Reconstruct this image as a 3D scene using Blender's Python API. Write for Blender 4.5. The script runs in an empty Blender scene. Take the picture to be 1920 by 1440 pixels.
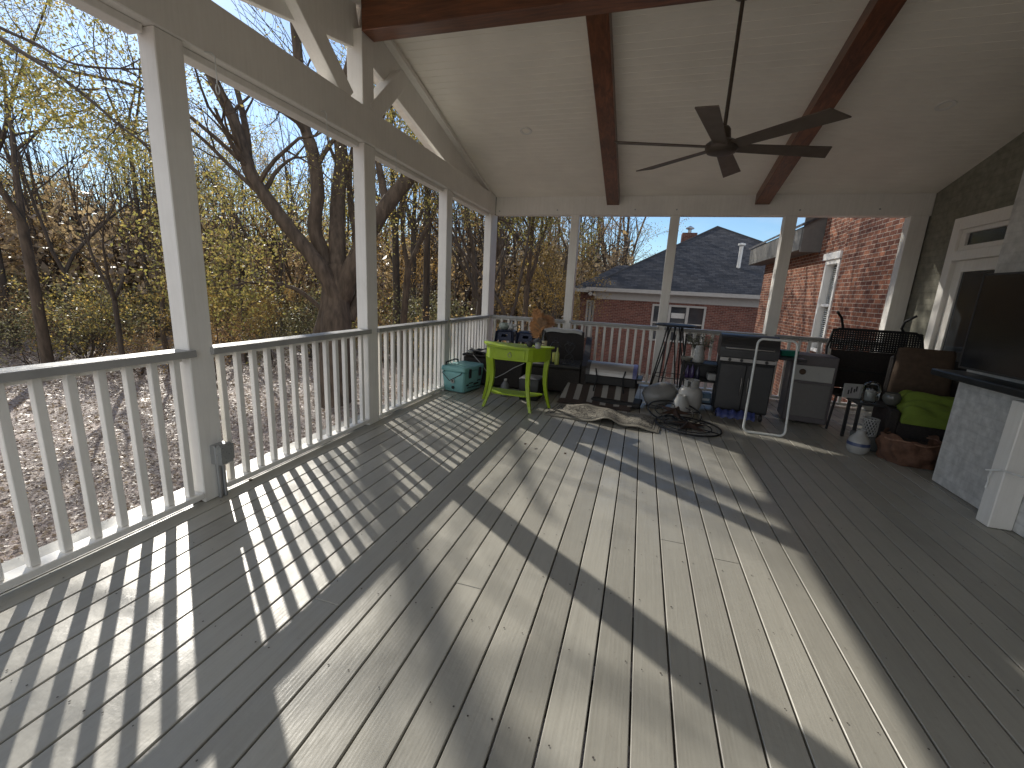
import bpy, math, random
import numpy as np
from mathutils import Vector, Matrix
R = math.radians
PI = math.pi
rng = random.Random(11)
nr = np.random.default_rng(5)
S = bpy.context.scene
COL = S.collection

# ------------------------------------------------------------------ mesh builder
class MB:
    def __init__(s): s.v=[]; s.f=[]; s.sm=[]
    def add(s, vs, fs, smooth=False):
        n=len(s.v); s.v += [tuple(p) for p in vs]
        for f in fs: s.f.append(tuple(i+n for i in f)); s.sm.append(smooth)
    def box(s, a, b, M=None, bev=0.0):
        x0,y0,z0=a; x1,y1,z1=b
        if bev<=0:
            vs=[(x0,y0,z0),(x1,y0,z0),(x1,y1,z0),(x0,y1,z0),(x0,y0,z1),(x1,y0,z1),(x1,y1,z1),(x0,y1,z1)]
            fs=[(0,3,2,1),(4,5,6,7),(0,1,5,4),(1,2,6,5),(2,3,7,6),(3,0,4,7)]
        else:
            vs=[];c=bev
            X=(x0,x1);Y=(y0,y1);Z=(z0,z1);idx={}
            for i in (0,1):
                for j in (0,1):
                    for k in (0,1):
                        sx=(1,-1)[i];sy=(1,-1)[j];sz=(1,-1)[k]
                        idx[i,j,k,'x']=len(vs);vs.append((X[i],Y[j]+sy*c,Z[k]+sz*c))
                        idx[i,j,k,'y']=len(vs);vs.append((X[i]+sx*c,Y[j],Z[k]+sz*c))
                        idx[i,j,k,'z']=len(vs);vs.append((X[i]+sx*c,Y[j]+sy*c,Z[k]))
            fs=[]
            g=lambda i,j,k,a: idx[i,j,k,a]
            fs+=[(g(0,0,0,'x'),g(0,0,1,'x'),g(0,1,1,'x'),g(0,1,0,'x')),(g(1,0,0,'x'),g(1,1,0,'x'),g(1,1,1,'x'),g(1,0,1,'x'))]
            fs+=[(g(0,0,0,'y'),g(1,0,0,'y'),g(1,0,1,'y'),g(0,0,1,'y')),(g(0,1,0,'y'),g(0,1,1,'y'),g(1,1,1,'y'),g(1,1,0,'y'))]
            fs+=[(g(0,0,0,'z'),g(0,1,0,'z'),g(1,1,0,'z'),g(1,0,0,'z')),(g(0,0,1,'z'),g(1,0,1,'z'),g(1,1,1,'z'),g(0,1,1,'z'))]
            for i in (0,1):
                for j in (0,1): fs.append((g(i,j,0,'x'),g(i,j,1,'x'),g(i,j,1,'y'),g(i,j,0,'y')))
            for i in (0,1):
                for k in (0,1): fs.append((g(i,0,k,'x'),g(i,1,k,'x'),g(i,1,k,'z'),g(i,0,k,'z')))
            for j in (0,1):
                for k in (0,1): fs.append((g(0,j,k,'y'),g(1,j,k,'y'),g(1,j,k,'z'),g(0,j,k,'z')))
            for i in (0,1):
                for j in (0,1):
                    for k in (0,1): fs.append((g(i,j,k,'x'),g(i,j,k,'y'),g(i,j,k,'z')))
        if M is not None: vs=[M@Vector(p) for p in vs]
        s.add(vs,fs)
    def bar(s,p,q,w,h,up=(0,0,1),bev=0.0):
        p=Vector(p);q=Vector(q);d=q-p;L=d.length;d.normalize();u=Vector(up)
        r=d.cross(u)
        if r.length<1e-4: r=d.cross(Vector((0,1,0)))
        r.normalize();u=r.cross(d)
        M=Matrix((r,d,u)).transposed().to_4x4();M.translation=p
        s.box((-w/2,0,-h/2),(w/2,L,h/2),M,bev)
    def tube(s,pts,rad,n=8,caps=True,closed=False):
        P=[Vector(p) for p in pts];m=len(P)
        if not hasattr(rad,'__len__'): rad=[rad]*m
        vs=[];last=None
        for i in range(m):
            if closed: t=P[(i+1)%m]-P[i-1]
            else: t=P[min(i+1,m-1)]-P[max(i-1,0)]
            if t.length<1e-9: t=Vector((0,0,1))
            t.normalize()
            if last is None:
                a=Vector((0,0,1)) if abs(t.z)<.9 else Vector((1,0,0))
                u=t.cross(a).normalized()
            else:
                u=last-t*last.dot(t)
                if u.length<1e-6: u=t.orthogonal()
                u.normalize()
            last=u;w=t.cross(u)
            for k in range(n):
                a=2*PI*k/n;vs.append(P[i]+(u*math.cos(a)+w*math.sin(a))*rad[i])
        fs=[]
        for i in range(m if closed else m-1):
            j=(i+1)%m
            for k in range(n):
                k2=(k+1)%n;fs.append((i*n+k,i*n+k2,j*n+k2,j*n+k))
        if caps and not closed: fs+= [tuple(reversed(range(n))),tuple((m-1)*n+k for k in range(n))]
        s.add(vs,fs,True)
    def lathe(s,prof,n=24,M=None,c=(0,0,0)):
        vs=[];fs=[]
        for r,z in prof:
            for k in range(n):
                a=2*PI*k/n;vs.append(Vector((c[0]+r*math.cos(a),c[1]+r*math.sin(a),c[2]+z)))
        for i in range(len(prof)-1):
            for k in range(n):
                k2=(k+1)%n;fs.append((i*n+k,i*n+k2,(i+1)*n+k2,(i+1)*n+k))
        if M is not None: vs=[M@p for p in vs]
        s.add(vs,fs,True)
    def prism(s,poly,z0,z1,M=None,smooth=False):
        n=len(poly);vs=[Vector((x,y,z0)) for x,y in poly]+[Vector((x,y,z1)) for x,y in poly]
        fs=[tuple(reversed(range(n))),tuple(range(n,2*n))]+[(i,(i+1)%n,n+(i+1)%n,n+i) for i in range(n)]
        if M is not None: vs=[M@p for p in vs]
        s.add(vs,fs,smooth)
    def sphere(s,c,r,sz=(1,1,1),n=16,m=10,M=None):
        vs=[];fs=[]
        for i in range(m+1):
            t=PI*i/m
            for k in range(n):
                a=2*PI*k/n;vs.append(Vector((c[0]+r*sz[0]*math.sin(t)*math.cos(a),c[1]+r*sz[1]*math.sin(t)*math.sin(a),c[2]-r*sz[2]*math.cos(t))))
        for i in range(m):
            for k in range(n): fs.append((i*n+k,i*n+(k+1)%n,(i+1)*n+(k+1)%n,(i+1)*n+k))
        if M is not None: vs=[M@p for p in vs]
        s.add(vs,fs,True)
    def grid(s,fn,nu,nv,smooth=True,thick=0):
        vs=[Vector(fn(i/(nu-1),j/(nv-1))) for j in range(nv) for i in range(nu)]
        fs=[(j*nu+i,j*nu+i+1,(j+1)*nu+i+1,(j+1)*nu+i) for j in range(nv-1) for i in range(nu-1)]
        s.add(vs,fs,smooth)
        if thick:
            s.add([v-Vector((0,0,thick)) for v in vs],[tuple(reversed(f)) for f in fs],smooth)
            n0=len(s.v)-2*len(vs);N=len(vs);e=[]
            e+=[i for i in range(nu)]+[j*nu+nu-1 for j in range(1,nv)]+[(nv-1)*nu+i for i in range(nu-2,-1,-1)]+[j*nu for j in range(nv-2,0,-1)]
            for a,b in zip(e,e[1:]+e[:1]): s.f.append((n0+a,n0+N+a,n0+N+b,n0+b)); s.sm.append(False)
    def build(s,name,mat,parent=None,**kw):
        me=bpy.data.meshes.new(name);me.from_pydata(s.v,[],s.f);me.polygons.foreach_set('use_smooth',s.sm)
        if any(s.sm):
            try: me.set_sharp_from_angle(angle=R(50))
            except Exception: pass
        me.materials.append(mat);me.update()
        o=bpy.data.objects.new(name,me);COL.objects.link(o)
        if parent is not None: o.parent=parent
        tag(o,**kw);return o
def tag(o,label=None,cat=None,group=None,kind=None):
    if label: o['label']=label
    if cat: o['category']=cat
    if group: o['group']=group
    if kind: o['kind']=kind
    return o
def thing(name,label,cat,loc=(0,0,0),rz=0,group=None):
    o=bpy.data.objects.new(name,None);COL.objects.link(o);o.location=loc;o.rotation_euler=(0,0,rz)
    o.empty_display_size=.1
    return tag(o,label,cat,group)
def dup(root,loc,rz=0,label=None,scale=None):
    r=root.copy();COL.objects.link(r);r.location=loc;r.rotation_euler=(0,0,rz)
    if scale is not None: r.scale=scale
    if label: r['label']=label
    for ch in list(root.children):
        c=ch.copy();COL.objects.link(c);c.parent=r
        for g in list(ch.children):
            d=g.copy();COL.objects.link(d);d.parent=c
    return r

# ------------------------------------------------------------------ materials
def newmat(name):
    m=bpy.data.materials.new(name);m.use_nodes=True;nt=m.node_tree
    return m,nt,nt.nodes['Principled BSDF'],nt.links
def nd(nt,t,**kw):
    n=nt.nodes.new(t)
    for k,v in kw.items(): setattr(n,k,v)
    return n
def coords(nt,scale=(1,1,1),loc=(0,0,0),rot=(0,0,0)):
    tc=nd(nt,'ShaderNodeTexCoord');mp=nd(nt,'ShaderNodeMapping');nt.links.new(tc.outputs['Object'],mp.inputs['Vector'])
    mp.inputs['Scale'].default_value=scale;mp.inputs['Location'].default_value=loc;mp.inputs['Rotation'].default_value=rot
    return mp.outputs['Vector']
def noise(nt,vec,scale,detail=4,rough=.55,dist=0):
    n=nd(nt,'ShaderNodeTexNoise');nt.links.new(vec,n.inputs['Vector']);n.inputs['Scale'].default_value=scale
    n.inputs['Detail'].default_value=detail;n.inputs['Roughness'].default_value=rough;n.inputs['Distortion'].default_value=dist
    return n.outputs['Fac']
def ramp(nt,fac,stops,interp='LINEAR'):
    r=nd(nt,'ShaderNodeValToRGB');r.color_ramp.interpolation=interp;e=r.color_ramp.elements
    while len(e)>1: e.remove(e[0])
    e[0].position=stops[0][0];e[0].color=tuple(stops[0][1])+(1,)
    for p,c in stops[1:]:
        x=e.new(p);x.color=tuple(c)+(1,)
    nt.links.new(fac,r.inputs['Fac']);return r.outputs['Color']
def bump(nt,bs,h,strength=.3,dist=.01,prev=None):
    b=nd(nt,'ShaderNodeBump');b.inputs['Strength'].default_value=strength;b.inputs['Distance'].default_value=dist
    nt.links.new(h,b.inputs['Height'])
    if prev is not None: nt.links.new(prev,b.inputs['Normal'])
    nt.links.new(b.outputs['Normal'],bs.inputs['Normal']);return b.outputs['Normal']
def mth(nt,op,a,b=None,c=None):
    n=nd(nt,'ShaderNodeMath',operation=op)
    for i,x in enumerate((a,b,c)):
        if x is None: continue
        if isinstance(x,(int,float)): n.inputs[i].default_value=x
        else: nt.links.new(x,n.inputs[i])
    return n.outputs[0]
def mix(nt,fac,a,b,mode='MIX'):
    n=nd(nt,'ShaderNodeMix',data_type='RGBA',blend_type=mode)
    for sock,x in ((n.inputs[0],fac),(n.inputs[6],a),(n.inputs[7],b)):
        if isinstance(x,(int,float)): sock.default_value=x
        elif isinstance(x,tuple): sock.default_value=x+(1,)
        else: nt.links.new(x,sock)
    return n.outputs[2]
def basic(name,col,rough=.5,metal=0,var=.12,vscale=8,bs=0,bscale=40,spec=.5,stretch=(1,1,1),coat=0):
    m,nt,b,L=newmat(name);v=coords(nt,stretch)
    n=noise(nt,v,vscale,5)
    c0=tuple(max(0,x*(1-var)) for x in col);c1=tuple(min(1,x*(1+var)) for x in col)
    L.new(ramp(nt,n,[(.3,c0),(.7,c1)]),b.inputs['Base Color'])
    rr=nd(nt,'ShaderNodeMapRange');L.new(noise(nt,v,vscale*2.3,3),rr.inputs[0]);rr.inputs[3].default_value=max(.02,rough-.1);rr.inputs[4].default_value=min(1,rough+.1)
    L.new(rr.outputs[0],b.inputs['Roughness'])
    b.inputs['Metallic'].default_value=metal;b.inputs['Specular IOR Level'].default_value=spec
    if coat: b.inputs['Coat Weight'].default_value=coat
    if bs: bump(nt,b,noise(nt,v,bscale,4),bs,.01)
    return m
def brickmat(name,axis,c1,c2,mortar,bs=.6,var=True,bw=.215,rh=.077,ms=.012,dirt=None):
    m,nt,b,L=newmat(name);tc=nd(nt,'ShaderNodeTexCoord');sp=nd(nt,'ShaderNodeSeparateXYZ');L.new(tc.outputs['Object'],sp.inputs[0])
    cb=nd(nt,'ShaderNodeCombineXYZ')
    L.new(sp.outputs['X' if axis=='x' else 'Y'],cb.inputs[0]);L.new(sp.outputs['Z'],cb.inputs[1])
    # slightly wavy courses
    br=nd(nt,'ShaderNodeTexBrick');L.new(cb.outputs[0],br.inputs['Vector'])
    br.inputs['Color1'].default_value=c1+(1,);br.inputs['Color2'].default_value=c2+(1,);br.inputs['Mortar'].default_value=mortar+(1,)
    br.inputs['Scale'].default_value=1;br.inputs['Brick Width'].default_value=bw;br.inputs['Row Height'].default_value=rh
    br.inputs['Mortar Size'].default_value=ms/2;br.inputs['Mortar Smooth'].default_value=.3;br.inputs['Bias'].default_value=-.2
    n=noise(nt,tc.outputs['Object'],14,5);n2=noise(nt,tc.outputs['Object'],1.1,4)
    c=mix(nt,.55,br.outputs['Color'],ramp(nt,n,[(.3,(.55,.55,.55)),(.7,(1.25,1.25,1.25))]),'MULTIPLY')
    c=mix(nt,.5,c,ramp(nt,n2,[(.3,(.7,.68,.68)),(.7,(1.2,1.2,1.2))]),'MULTIPLY')
    L.new(c,b.inputs['Base Color']);b.inputs['Roughness'].default_value=.85
    inv=mth(nt,'SUBTRACT',1.0,br.outputs['Fac'])
    p=bump(nt,b,inv,bs,.01);bump(nt,b,noise(nt,tc.outputs['Object'],60,4),.25,.004,p)
    return m

def deckmat():
    m,nt,b,L=newmat('grey_deck_paint');tc=nd(nt,'ShaderNodeTexCoord');sp=nd(nt,'ShaderNodeSeparateXYZ');L.new(tc.outputs['Object'],sp.inputs[0])
    bi=mth(nt,'FLOOR',mth(nt,'DIVIDE',mth(nt,'ADD',sp.outputs['X'],2.90),.144))
    wn=nd(nt,'ShaderNodeTexWhiteNoise',noise_dimensions='1D');L.new(bi,wn.inputs['W'])
    off=mth(nt,'MULTIPLY',wn.outputs['Value'],37.0)
    cb=nd(nt,'ShaderNodeCombineXYZ');L.new(mth(nt,'MULTIPLY',sp.outputs['X'],38),cb.inputs[0]);L.new(mth(nt,'MULTIPLY',mth(nt,'ADD',sp.outputs['Y'],off),1.6),cb.inputs[1]);L.new(off,cb.inputs[2])
    g=noise(nt,cb.outputs[0],1.4,7,.65,.9)
    wv=nd(nt,'ShaderNodeTexWave',wave_type='BANDS',bands_direction='X');cb2=nd(nt,'ShaderNodeCombineXYZ')
    L.new(mth(nt,'MULTIPLY',sp.outputs['X'],16),cb2.inputs[0]);L.new(mth(nt,'MULTIPLY',mth(nt,'ADD',sp.outputs['Y'],off),.9),cb2.inputs[1])
    L.new(cb2.outputs[0],wv.inputs['Vector']);wv.inputs['Scale'].default_value=1.2;wv.inputs['Distortion'].default_value=9;wv.inputs['Detail'].default_value=3;wv.inputs['Detail Scale'].default_value=.9
    base=ramp(nt,wn.outputs['Value'],[(0,(.30,.288,.25)),(1,(.40,.385,.335))])
    base=mix(nt,.55,base,ramp(nt,g,[(.33,(.86,.85,.84)),(.60,(1.03,1.03,1.03))]),'MULTIPLY')
    big=noise(nt,tc.outputs['Object'],1.7,5);base=mix(nt,.5,base,ramp(nt,big,[(.3,(.86,.86,.86)),(.7,(1.06,1.06,1.05))]),'MULTIPLY')
    sm=noise(nt,tc.outputs['Object'],28,6,.7);base=mix(nt,.55,base,ramp(nt,sm,[(.27,(.55,.53,.50)),(.38,(1,1,1))]),'MULTIPLY')
    L.new(base,b.inputs['Base Color'])
    rr=nd(nt,'ShaderNodeMapRange');L.new(noise(nt,tc.outputs['Object'],6,5),rr.inputs[0]);rr.inputs[1].default_value=.3;rr.inputs[2].default_value=.7;rr.inputs[3].default_value=.30;rr.inputs[4].default_value=.50
    L.new(rr.outputs[0],b.inputs['Roughness']);b.inputs['Specular IOR Level'].default_value=.55
    p=bump(nt,b,g,.35,.0015);p=bump(nt,b,wv.outputs['Fac'],.05,.003,p);bump(nt,b,noise(nt,tc.outputs['Object'],9,4),.25,.01,p)
    return m
def woodmat(name,c0,c1,ax,rough=.38,coat=.25):
    m,nt,b,L=newmat(name)
    sc={'x':(1.2,14,14),'y':(14,1.2,14),'z':(14,14,1.2)}[ax]
    v=coords(nt,sc);n=noise(nt,v,1.6,7,.62,1.3);v2=coords(nt,(1,1,1));k=noise(nt,v2,1.6,4)
    c=ramp(nt,n,[(.3,c0),(.7,c1)]);c=mix(nt,.6,c,ramp(nt,k,[(.3,(.55,.5,.5)),(.65,(1.3,1.25,1.2))]),'MULTIPLY')
    vo=nd(nt,'ShaderNodeTexVoronoi');nt.links.new(coords(nt,tuple(x*.22 for x in sc)),vo.inputs['Vector']);vo.inputs['Scale'].default_value=1.1
    c=mix(nt,1.0,c,ramp(nt,vo.outputs['Distance'],[(.06,(.25,.2,.2)),(.16,(1,1,1))]),'MULTIPLY')
    L.new(c,b.inputs['Base Color']);b.inputs['Roughness'].default_value=rough;b.inputs['Coat Weight'].default_value=coat;b.inputs['Coat Roughness'].default_value=.3
    bump(nt,b,n,.35,.004);return m
def leafmat(name,stops,transl=.45):
    m=bpy.data.materials.new(name);m.use_nodes=True;nt=m.node_tree;nt.nodes.clear();L=nt.links
    at=nd(nt,'ShaderNodeAttribute',attribute_name='tint');oi=nd(nt,'ShaderNodeObjectInfo')
    f=mth(nt,'FRACT',mth(nt,'ADD',at.outputs['Fac'],0.0))
    c=ramp(nt,f,stops)
    c=mix(nt,.35,c,ramp(nt,oi.outputs['Random'],[(0,(.6,.7,.6)),(.5,(1,1,1)),(1,(1.3,1.05,.8))]),'MULTIPLY')
    d=nd(nt,'ShaderNodeBsdfPrincipled');d.inputs['Roughness'].default_value=.45;L.new(c,d.inputs['Base Color'])
    t=nd(nt,'ShaderNodeBsdfTranslucent');tc=mix(nt,1.0,c,(1.4,1.32,.9),'MULTIPLY');L.new(tc,t.inputs['Color'])
    mx=nd(nt,'ShaderNodeMixShader');mx.inputs[0].default_value=transl;L.new(d.outputs[0],mx.inputs[1]);L.new(t.outputs[0],mx.inputs[2])
    o=nd(nt,'ShaderNodeOutputMaterial');L.new(mx.outputs[0],o.inputs['Surface']);return m
def glassmat(name,tint=(.9,.95,.95),rough=.02):
    m,nt,b,L=newmat(name);b.inputs['Base Color'].default_value=tint+(1,);b.inputs['Roughness'].default_value=rough
    b.inputs['Transmission Weight'].default_value=1;b.inputs['IOR'].default_value=1.45;return m
def flat(name,col,rough=.5,metal=0,spec=.5,coat=0):
    return basic(name,col,rough,metal,.06,30,.05,90,spec,coat=coat)

def paintmat(name,col,rough=.45,ax='z'):
    m,nt,b,L=newmat(name);tc=nd(nt,'ShaderNodeTexCoord');v=tc.outputs['Object']
    big=noise(nt,v,1.3,6,.65);sp=noise(nt,v,34,5,.75)
    st=noise(nt,coords(nt,(34,34,2.2) if ax=='z' else (34,2.2,34)),1.3,6,.6)
    c=ramp(nt,big,[(.28,tuple(x*.87 for x in col)),(.6,col)])
    c=mix(nt,.7,c,ramp(nt,sp,[(.22,(.62,.60,.56)),(.31,(1,1,1))]),'MULTIPLY')
    c=mix(nt,.35,c,ramp(nt,st,[(.3,(.86,.85,.83)),(.6,(1.02,1.02,1.02))]),'MULTIPLY')
    L.new(c,b.inputs['Base Color']);L.new(ramp(nt,big,[(.3,(.55,)*3),(.7,(.36,)*3)]),b.inputs['Roughness'])
    p=bump(nt,b,st,.28,.003);bump(nt,b,noise(nt,v,120,3),.12,.002,p);return m
WHITE=paintmat('white_paint',(.90,.875,.82))
WHITE2=basic('ceiling_white_paint',(.93,.885,.79),.36,var=.05,vscale=2,bs=.06,bscale=18)
RAILCAP=basic('grey_rail_paint',(.36,.355,.34),.38,var=.12,vscale=6,bs=.2,bscale=30)
DECK=deckmat()
BEAMX=woodmat('stained_beam_wood',(.075,.026,.011),(.24,.085,.034),'x')
BEAMY=woodmat('stained_rafter_wood',(.075,.026,.011),(.24,.085,.034),'y')
OLIVE=brickmat('painted_house_brick','y',(.235,.23,.18),(.25,.24,.19),(.215,.21,.165),bs=.35)
PBRICK_Y=brickmat('white_painted_brick_side','y',(.60,.595,.57),(.58,.575,.55),(.555,.55,.53),bs=.3)
PBRICK_X=brickmat('white_painted_brick_front','x',(.42,.42,.40),(.38,.38,.36),(.36,.36,.34),bs=.5)
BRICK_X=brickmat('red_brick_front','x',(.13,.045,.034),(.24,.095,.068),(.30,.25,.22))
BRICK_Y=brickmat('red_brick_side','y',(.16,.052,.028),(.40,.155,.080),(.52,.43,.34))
def roofmat():
    m,nt,b,L=newmat('dark_roof_shingle');tc=nd(nt,'ShaderNodeTexCoord');sp=nd(nt,'ShaderNodeSeparateXYZ');L.new(tc.outputs['Object'],sp.inputs[0])
    cb=nd(nt,'ShaderNodeCombineXYZ');L.new(mth(nt,'ADD',sp.outputs['X'],mth(nt,'MULTIPLY',sp.outputs['Y'],.01)),cb.inputs[0]);L.new(mth(nt,'MULTIPLY',sp.outputs['Z'],1.9),cb.inputs[1])
    br=nd(nt,'ShaderNodeTexBrick');L.new(cb.outputs[0],br.inputs['Vector']);br.inputs['Color1'].default_value=(.028,.028,.031,1);br.inputs['Color2'].default_value=(.075,.073,.076,1);br.inputs['Mortar'].default_value=(.02,.02,.024,1)
    br.inputs['Scale'].default_value=1;br.inputs['Brick Width'].default_value=.32;br.inputs['Row Height'].default_value=.16;br.inputs['Mortar Size'].default_value=.012
    n=noise(nt,tc.outputs['Object'],2.2,5);c=mix(nt,.6,br.outputs['Color'],ramp(nt,n,[(.3,(.6,.6,.6)),(.7,(1.4,1.4,1.4))]),'MULTIPLY')
    L.new(c,b.inputs['Base Color']);b.inputs['Roughness'].default_value=.75;bump(nt,b,mth(nt,'SUBTRACT',1.0,br.outputs['Fac']),.5,.02);return m
ROOF=roofmat()
BARK=basic('tree_bark',(.105,.075,.052),.9,var=.45,vscale=9,bs=.9,bscale=22,stretch=(1,1,.25))
BARK2=basic('dark_tree_bark',(.08,.06,.045),.9,var=.4,vscale=7,bs=.8,bscale=22,stretch=(1,1,.25))
BARKL=basic('pale_twig_bark',(.20,.16,.125),.9,var=.3,vscale=7)
L_OLIVE=leafmat('olive_leaf',[(0,(.20,.20,.075)),(.45,(.33,.30,.12)),(.75,(.42,.34,.15)),(1,(.50,.37,.16))],.6)
L_RUST=leafmat('rust_leaf',[(0,(.27,.18,.11)),(.5,(.38,.25,.15)),(.8,(.45,.29,.15)),(1,(.50,.36,.18))],.45)
L_GOLD=leafmat('golden_leaf',[(0,(.28,.19,.07)),(.5,(.38,.24,.08)),(1,(.45,.31,.11))],.45)
L_GREEN=leafmat('green_leaf',[(0,(.10,.11,.06)),(.6,(.20,.19,.11)),(1,(.36,.33,.22))],.4)
L_BROWN=leafmat('brown_thicket',[(0,(.26,.21,.17)),(.4,(.40,.32,.25)),(.75,(.50,.40,.30)),(.92,(.52,.36,.18)),(1,(.44,.41,.22))],.45)
L_LITTER=leafmat('fallen_leaf',[(0,(.26,.19,.15)),(.5,(.46,.37,.30)),(1,(.64,.55,.47))],.15)
BLACK=flat('black_metal',(.014,.014,.015),.6,.1)
BLACKP=flat('black_plastic',(.02,.02,.022),.45)
DARKW=basic('dark_wicker',(.017,.012,.010),.6,var=.5,vscale=60,bs=1,bscale=120)
STEEL=basic('brushed_steel',(.33,.32,.31),.42,.8,var=.1,vscale=5,bs=.1,bscale=80,stretch=(1,20,20))
GALV=basic('grey_conduit_metal',(.42,.43,.44),.4,.7,var=.12)
NAVY=flat('navy_metal',(.018,.024,.05),.35,.4)
LIME=basic('lime_green_paint',(.30,.43,.012),.38,var=.12,vscale=9,bs=.1,bscale=40,coat=.2)
TEAL=basic('seafoam_plastic',(.20,.43,.43),.45,var=.06,vscale=5)
BRONZE=basic('bronze_fan_metal',(.075,.058,.045),.4,.4,var=.12,vscale=6)
FANBL=basic('fan_blade_finish',(.10,.078,.060),.42,0,var=.15,vscale=5)
CREAM=flat('cream_label',(.62,.55,.36),.6)
GLASS=glassmat('clear_glass')
WINGL=basic('window_glass',(.035,.042,.05),.05,0,var=.3,vscale=1.2,spec=1.0)
SCREEN=flat('screen_glass',(.006,.007,.010),.06,0,.8)
BROWNC=basic('brown_cushion_fabric',(.085,.055,.035),.9,var=.15,vscale=20,bs=.3,bscale=150)
LIMEC=basic('lime_cushion_fabric',(.15,.215,.025),.85,var=.15,vscale=12,bs=.3,bscale=120)
BURLAP=basic('rust_burlap',(.13,.065,.04),.9,var=.3,vscale=14,bs=.8,bscale=60)
CERAM=basic('white_ceramic',(.36,.36,.345),.3,var=.04,vscale=6)
TANKW=basic('worn_white_enamel',(.36,.355,.34),.38,var=.12,vscale=7,bs=.1)
GREYP=basic('charcoal_enamel',(.04,.04,.042),.4,.2,var=.15,vscale=6)
BLUEP=basic('blue_plastic',(.03,.045,.16),.4,var=.2,vscale=12)
PVC=flat('white_tube_paint',(.70,.72,.70),.35)
BLACKPIT=flat('dark_underdeck',(.02,.018,.016),.9)
FERN=basic('dried_orange_frond',(.42,.20,.075),.75,var=.35,vscale=20)
# ------------------------------------------------------------------ camera
CF,CY,CP,CR,CH=800.89,.28109,-.21602,.05273,1.4508
fw=Vector((-math.sin(CY)*math.cos(CP),math.cos(CY)*math.cos(CP),math.sin(CP)))
rt0=Vector((math.cos(CY),math.sin(CY),0));up0=rt0.cross(fw)
rt=rt0*math.cos(CR)+up0*math.sin(CR);up=-rt0*math.sin(CR)+up0*math.cos(CR)
cam=bpy.data.cameras.new('camera');co=bpy.data.objects.new('camera',cam);COL.objects.link(co)
M=Matrix((rt,up,-fw)).transposed().to_4x4();M.translation=(0,0,CH);co.matrix_world=M
cam.sensor_width=36;cam.lens=CF/1920*36;cam.clip_start=.05;cam.clip_end=1500;S.camera=co
def ray(px,py): return fw+rt*((px-960)/CF)-up*((py-720)/CF)
def at(px,py,D): return Vector((0,0,CH))+ray(px,py)*D          # world point at depth D
def atY(px,py,Y): d=ray(px,py);return Vector((0,0,CH))+d*(Y/d.y)
def atX(px,py,X): d=ray(px,py);return Vector((0,0,CH))+d*(X/d.x)
# ------------------------------------------------------------------ light
SUN=Vector((-1,.72,.70)).normalized()     # direction towards the sun
sl=bpy.data.lights.new('sun','SUN');sl.energy=5.0;sl.angle=R(.55);sl.color=(1,.945,.85)
so=bpy.data.objects.new('sun',sl);COL.objects.link(so);so.rotation_euler=SUN.to_track_quat('Z','Y').to_euler();so.location=(-30,20,25)
W=bpy.data.worlds.new('World');S.world=W;W.use_nodes=True;wt=W.node_tree;bg=wt.nodes['Background']
sky=nd(wt,'ShaderNodeTexSky',sky_type='NISHITA');sky.sun_disc=False;sky.sun_elevation=math.asin(SUN.z);sky.sun_rotation=math.atan2(SUN.x,SUN.y)
sky.air_density=1.0;sky.dust_density=.25;sky.ozone_density=2.2
tcw=nd(wt,'ShaderNodeTexCoord');mpw=nd(wt,'ShaderNodeMapping');wt.links.new(tcw.outputs['Generated'],mpw.inputs[0]);mpw.inputs['Scale'].default_value=(1.0,1.6,4.5);mpw.inputs['Location'].default_value=(.35,0,.2)
cl=noise(wt,mpw.outputs[0],2.1,7,.6,.4)
cf=ramp(wt,cl,[(.50,(0,0,0)),(.80,(.35,.35,.35))])
skc=mix(wt,cf,mix(wt,1.0,sky.outputs[0],(.80,.94,1.06),'MULTIPLY'),(6.0,6.3,6.8))
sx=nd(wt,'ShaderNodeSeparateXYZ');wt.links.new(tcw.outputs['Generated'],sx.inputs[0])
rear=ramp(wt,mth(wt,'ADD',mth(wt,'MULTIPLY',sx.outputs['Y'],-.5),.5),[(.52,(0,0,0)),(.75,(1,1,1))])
fill_cloud=mth(wt,'MULTIPLY',ramp(wt,cl,[(.30,(0,0,0)),(.60,(.9,.9,.9))]),rear)
skc=mix(wt,fill_cloud,skc,(10.0,9.7,9.2))  # unseen bright cloud added behind the camera to lift the porch light
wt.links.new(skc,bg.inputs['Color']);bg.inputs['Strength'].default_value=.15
S.view_settings.view_transform='Standard';S.view_settings.look='None';S.view_settings.exposure=0
S.cycles.max_bounces=9;S.cycles.diffuse_bounces=5;S.cycles.glossy_bounces=4;S.cycles.transmission_bounces=6;S.cycles.transparent_max_bounces=8
S.cycles.sample_clamp_indirect=6;S.cycles.use_denoising=True

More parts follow.
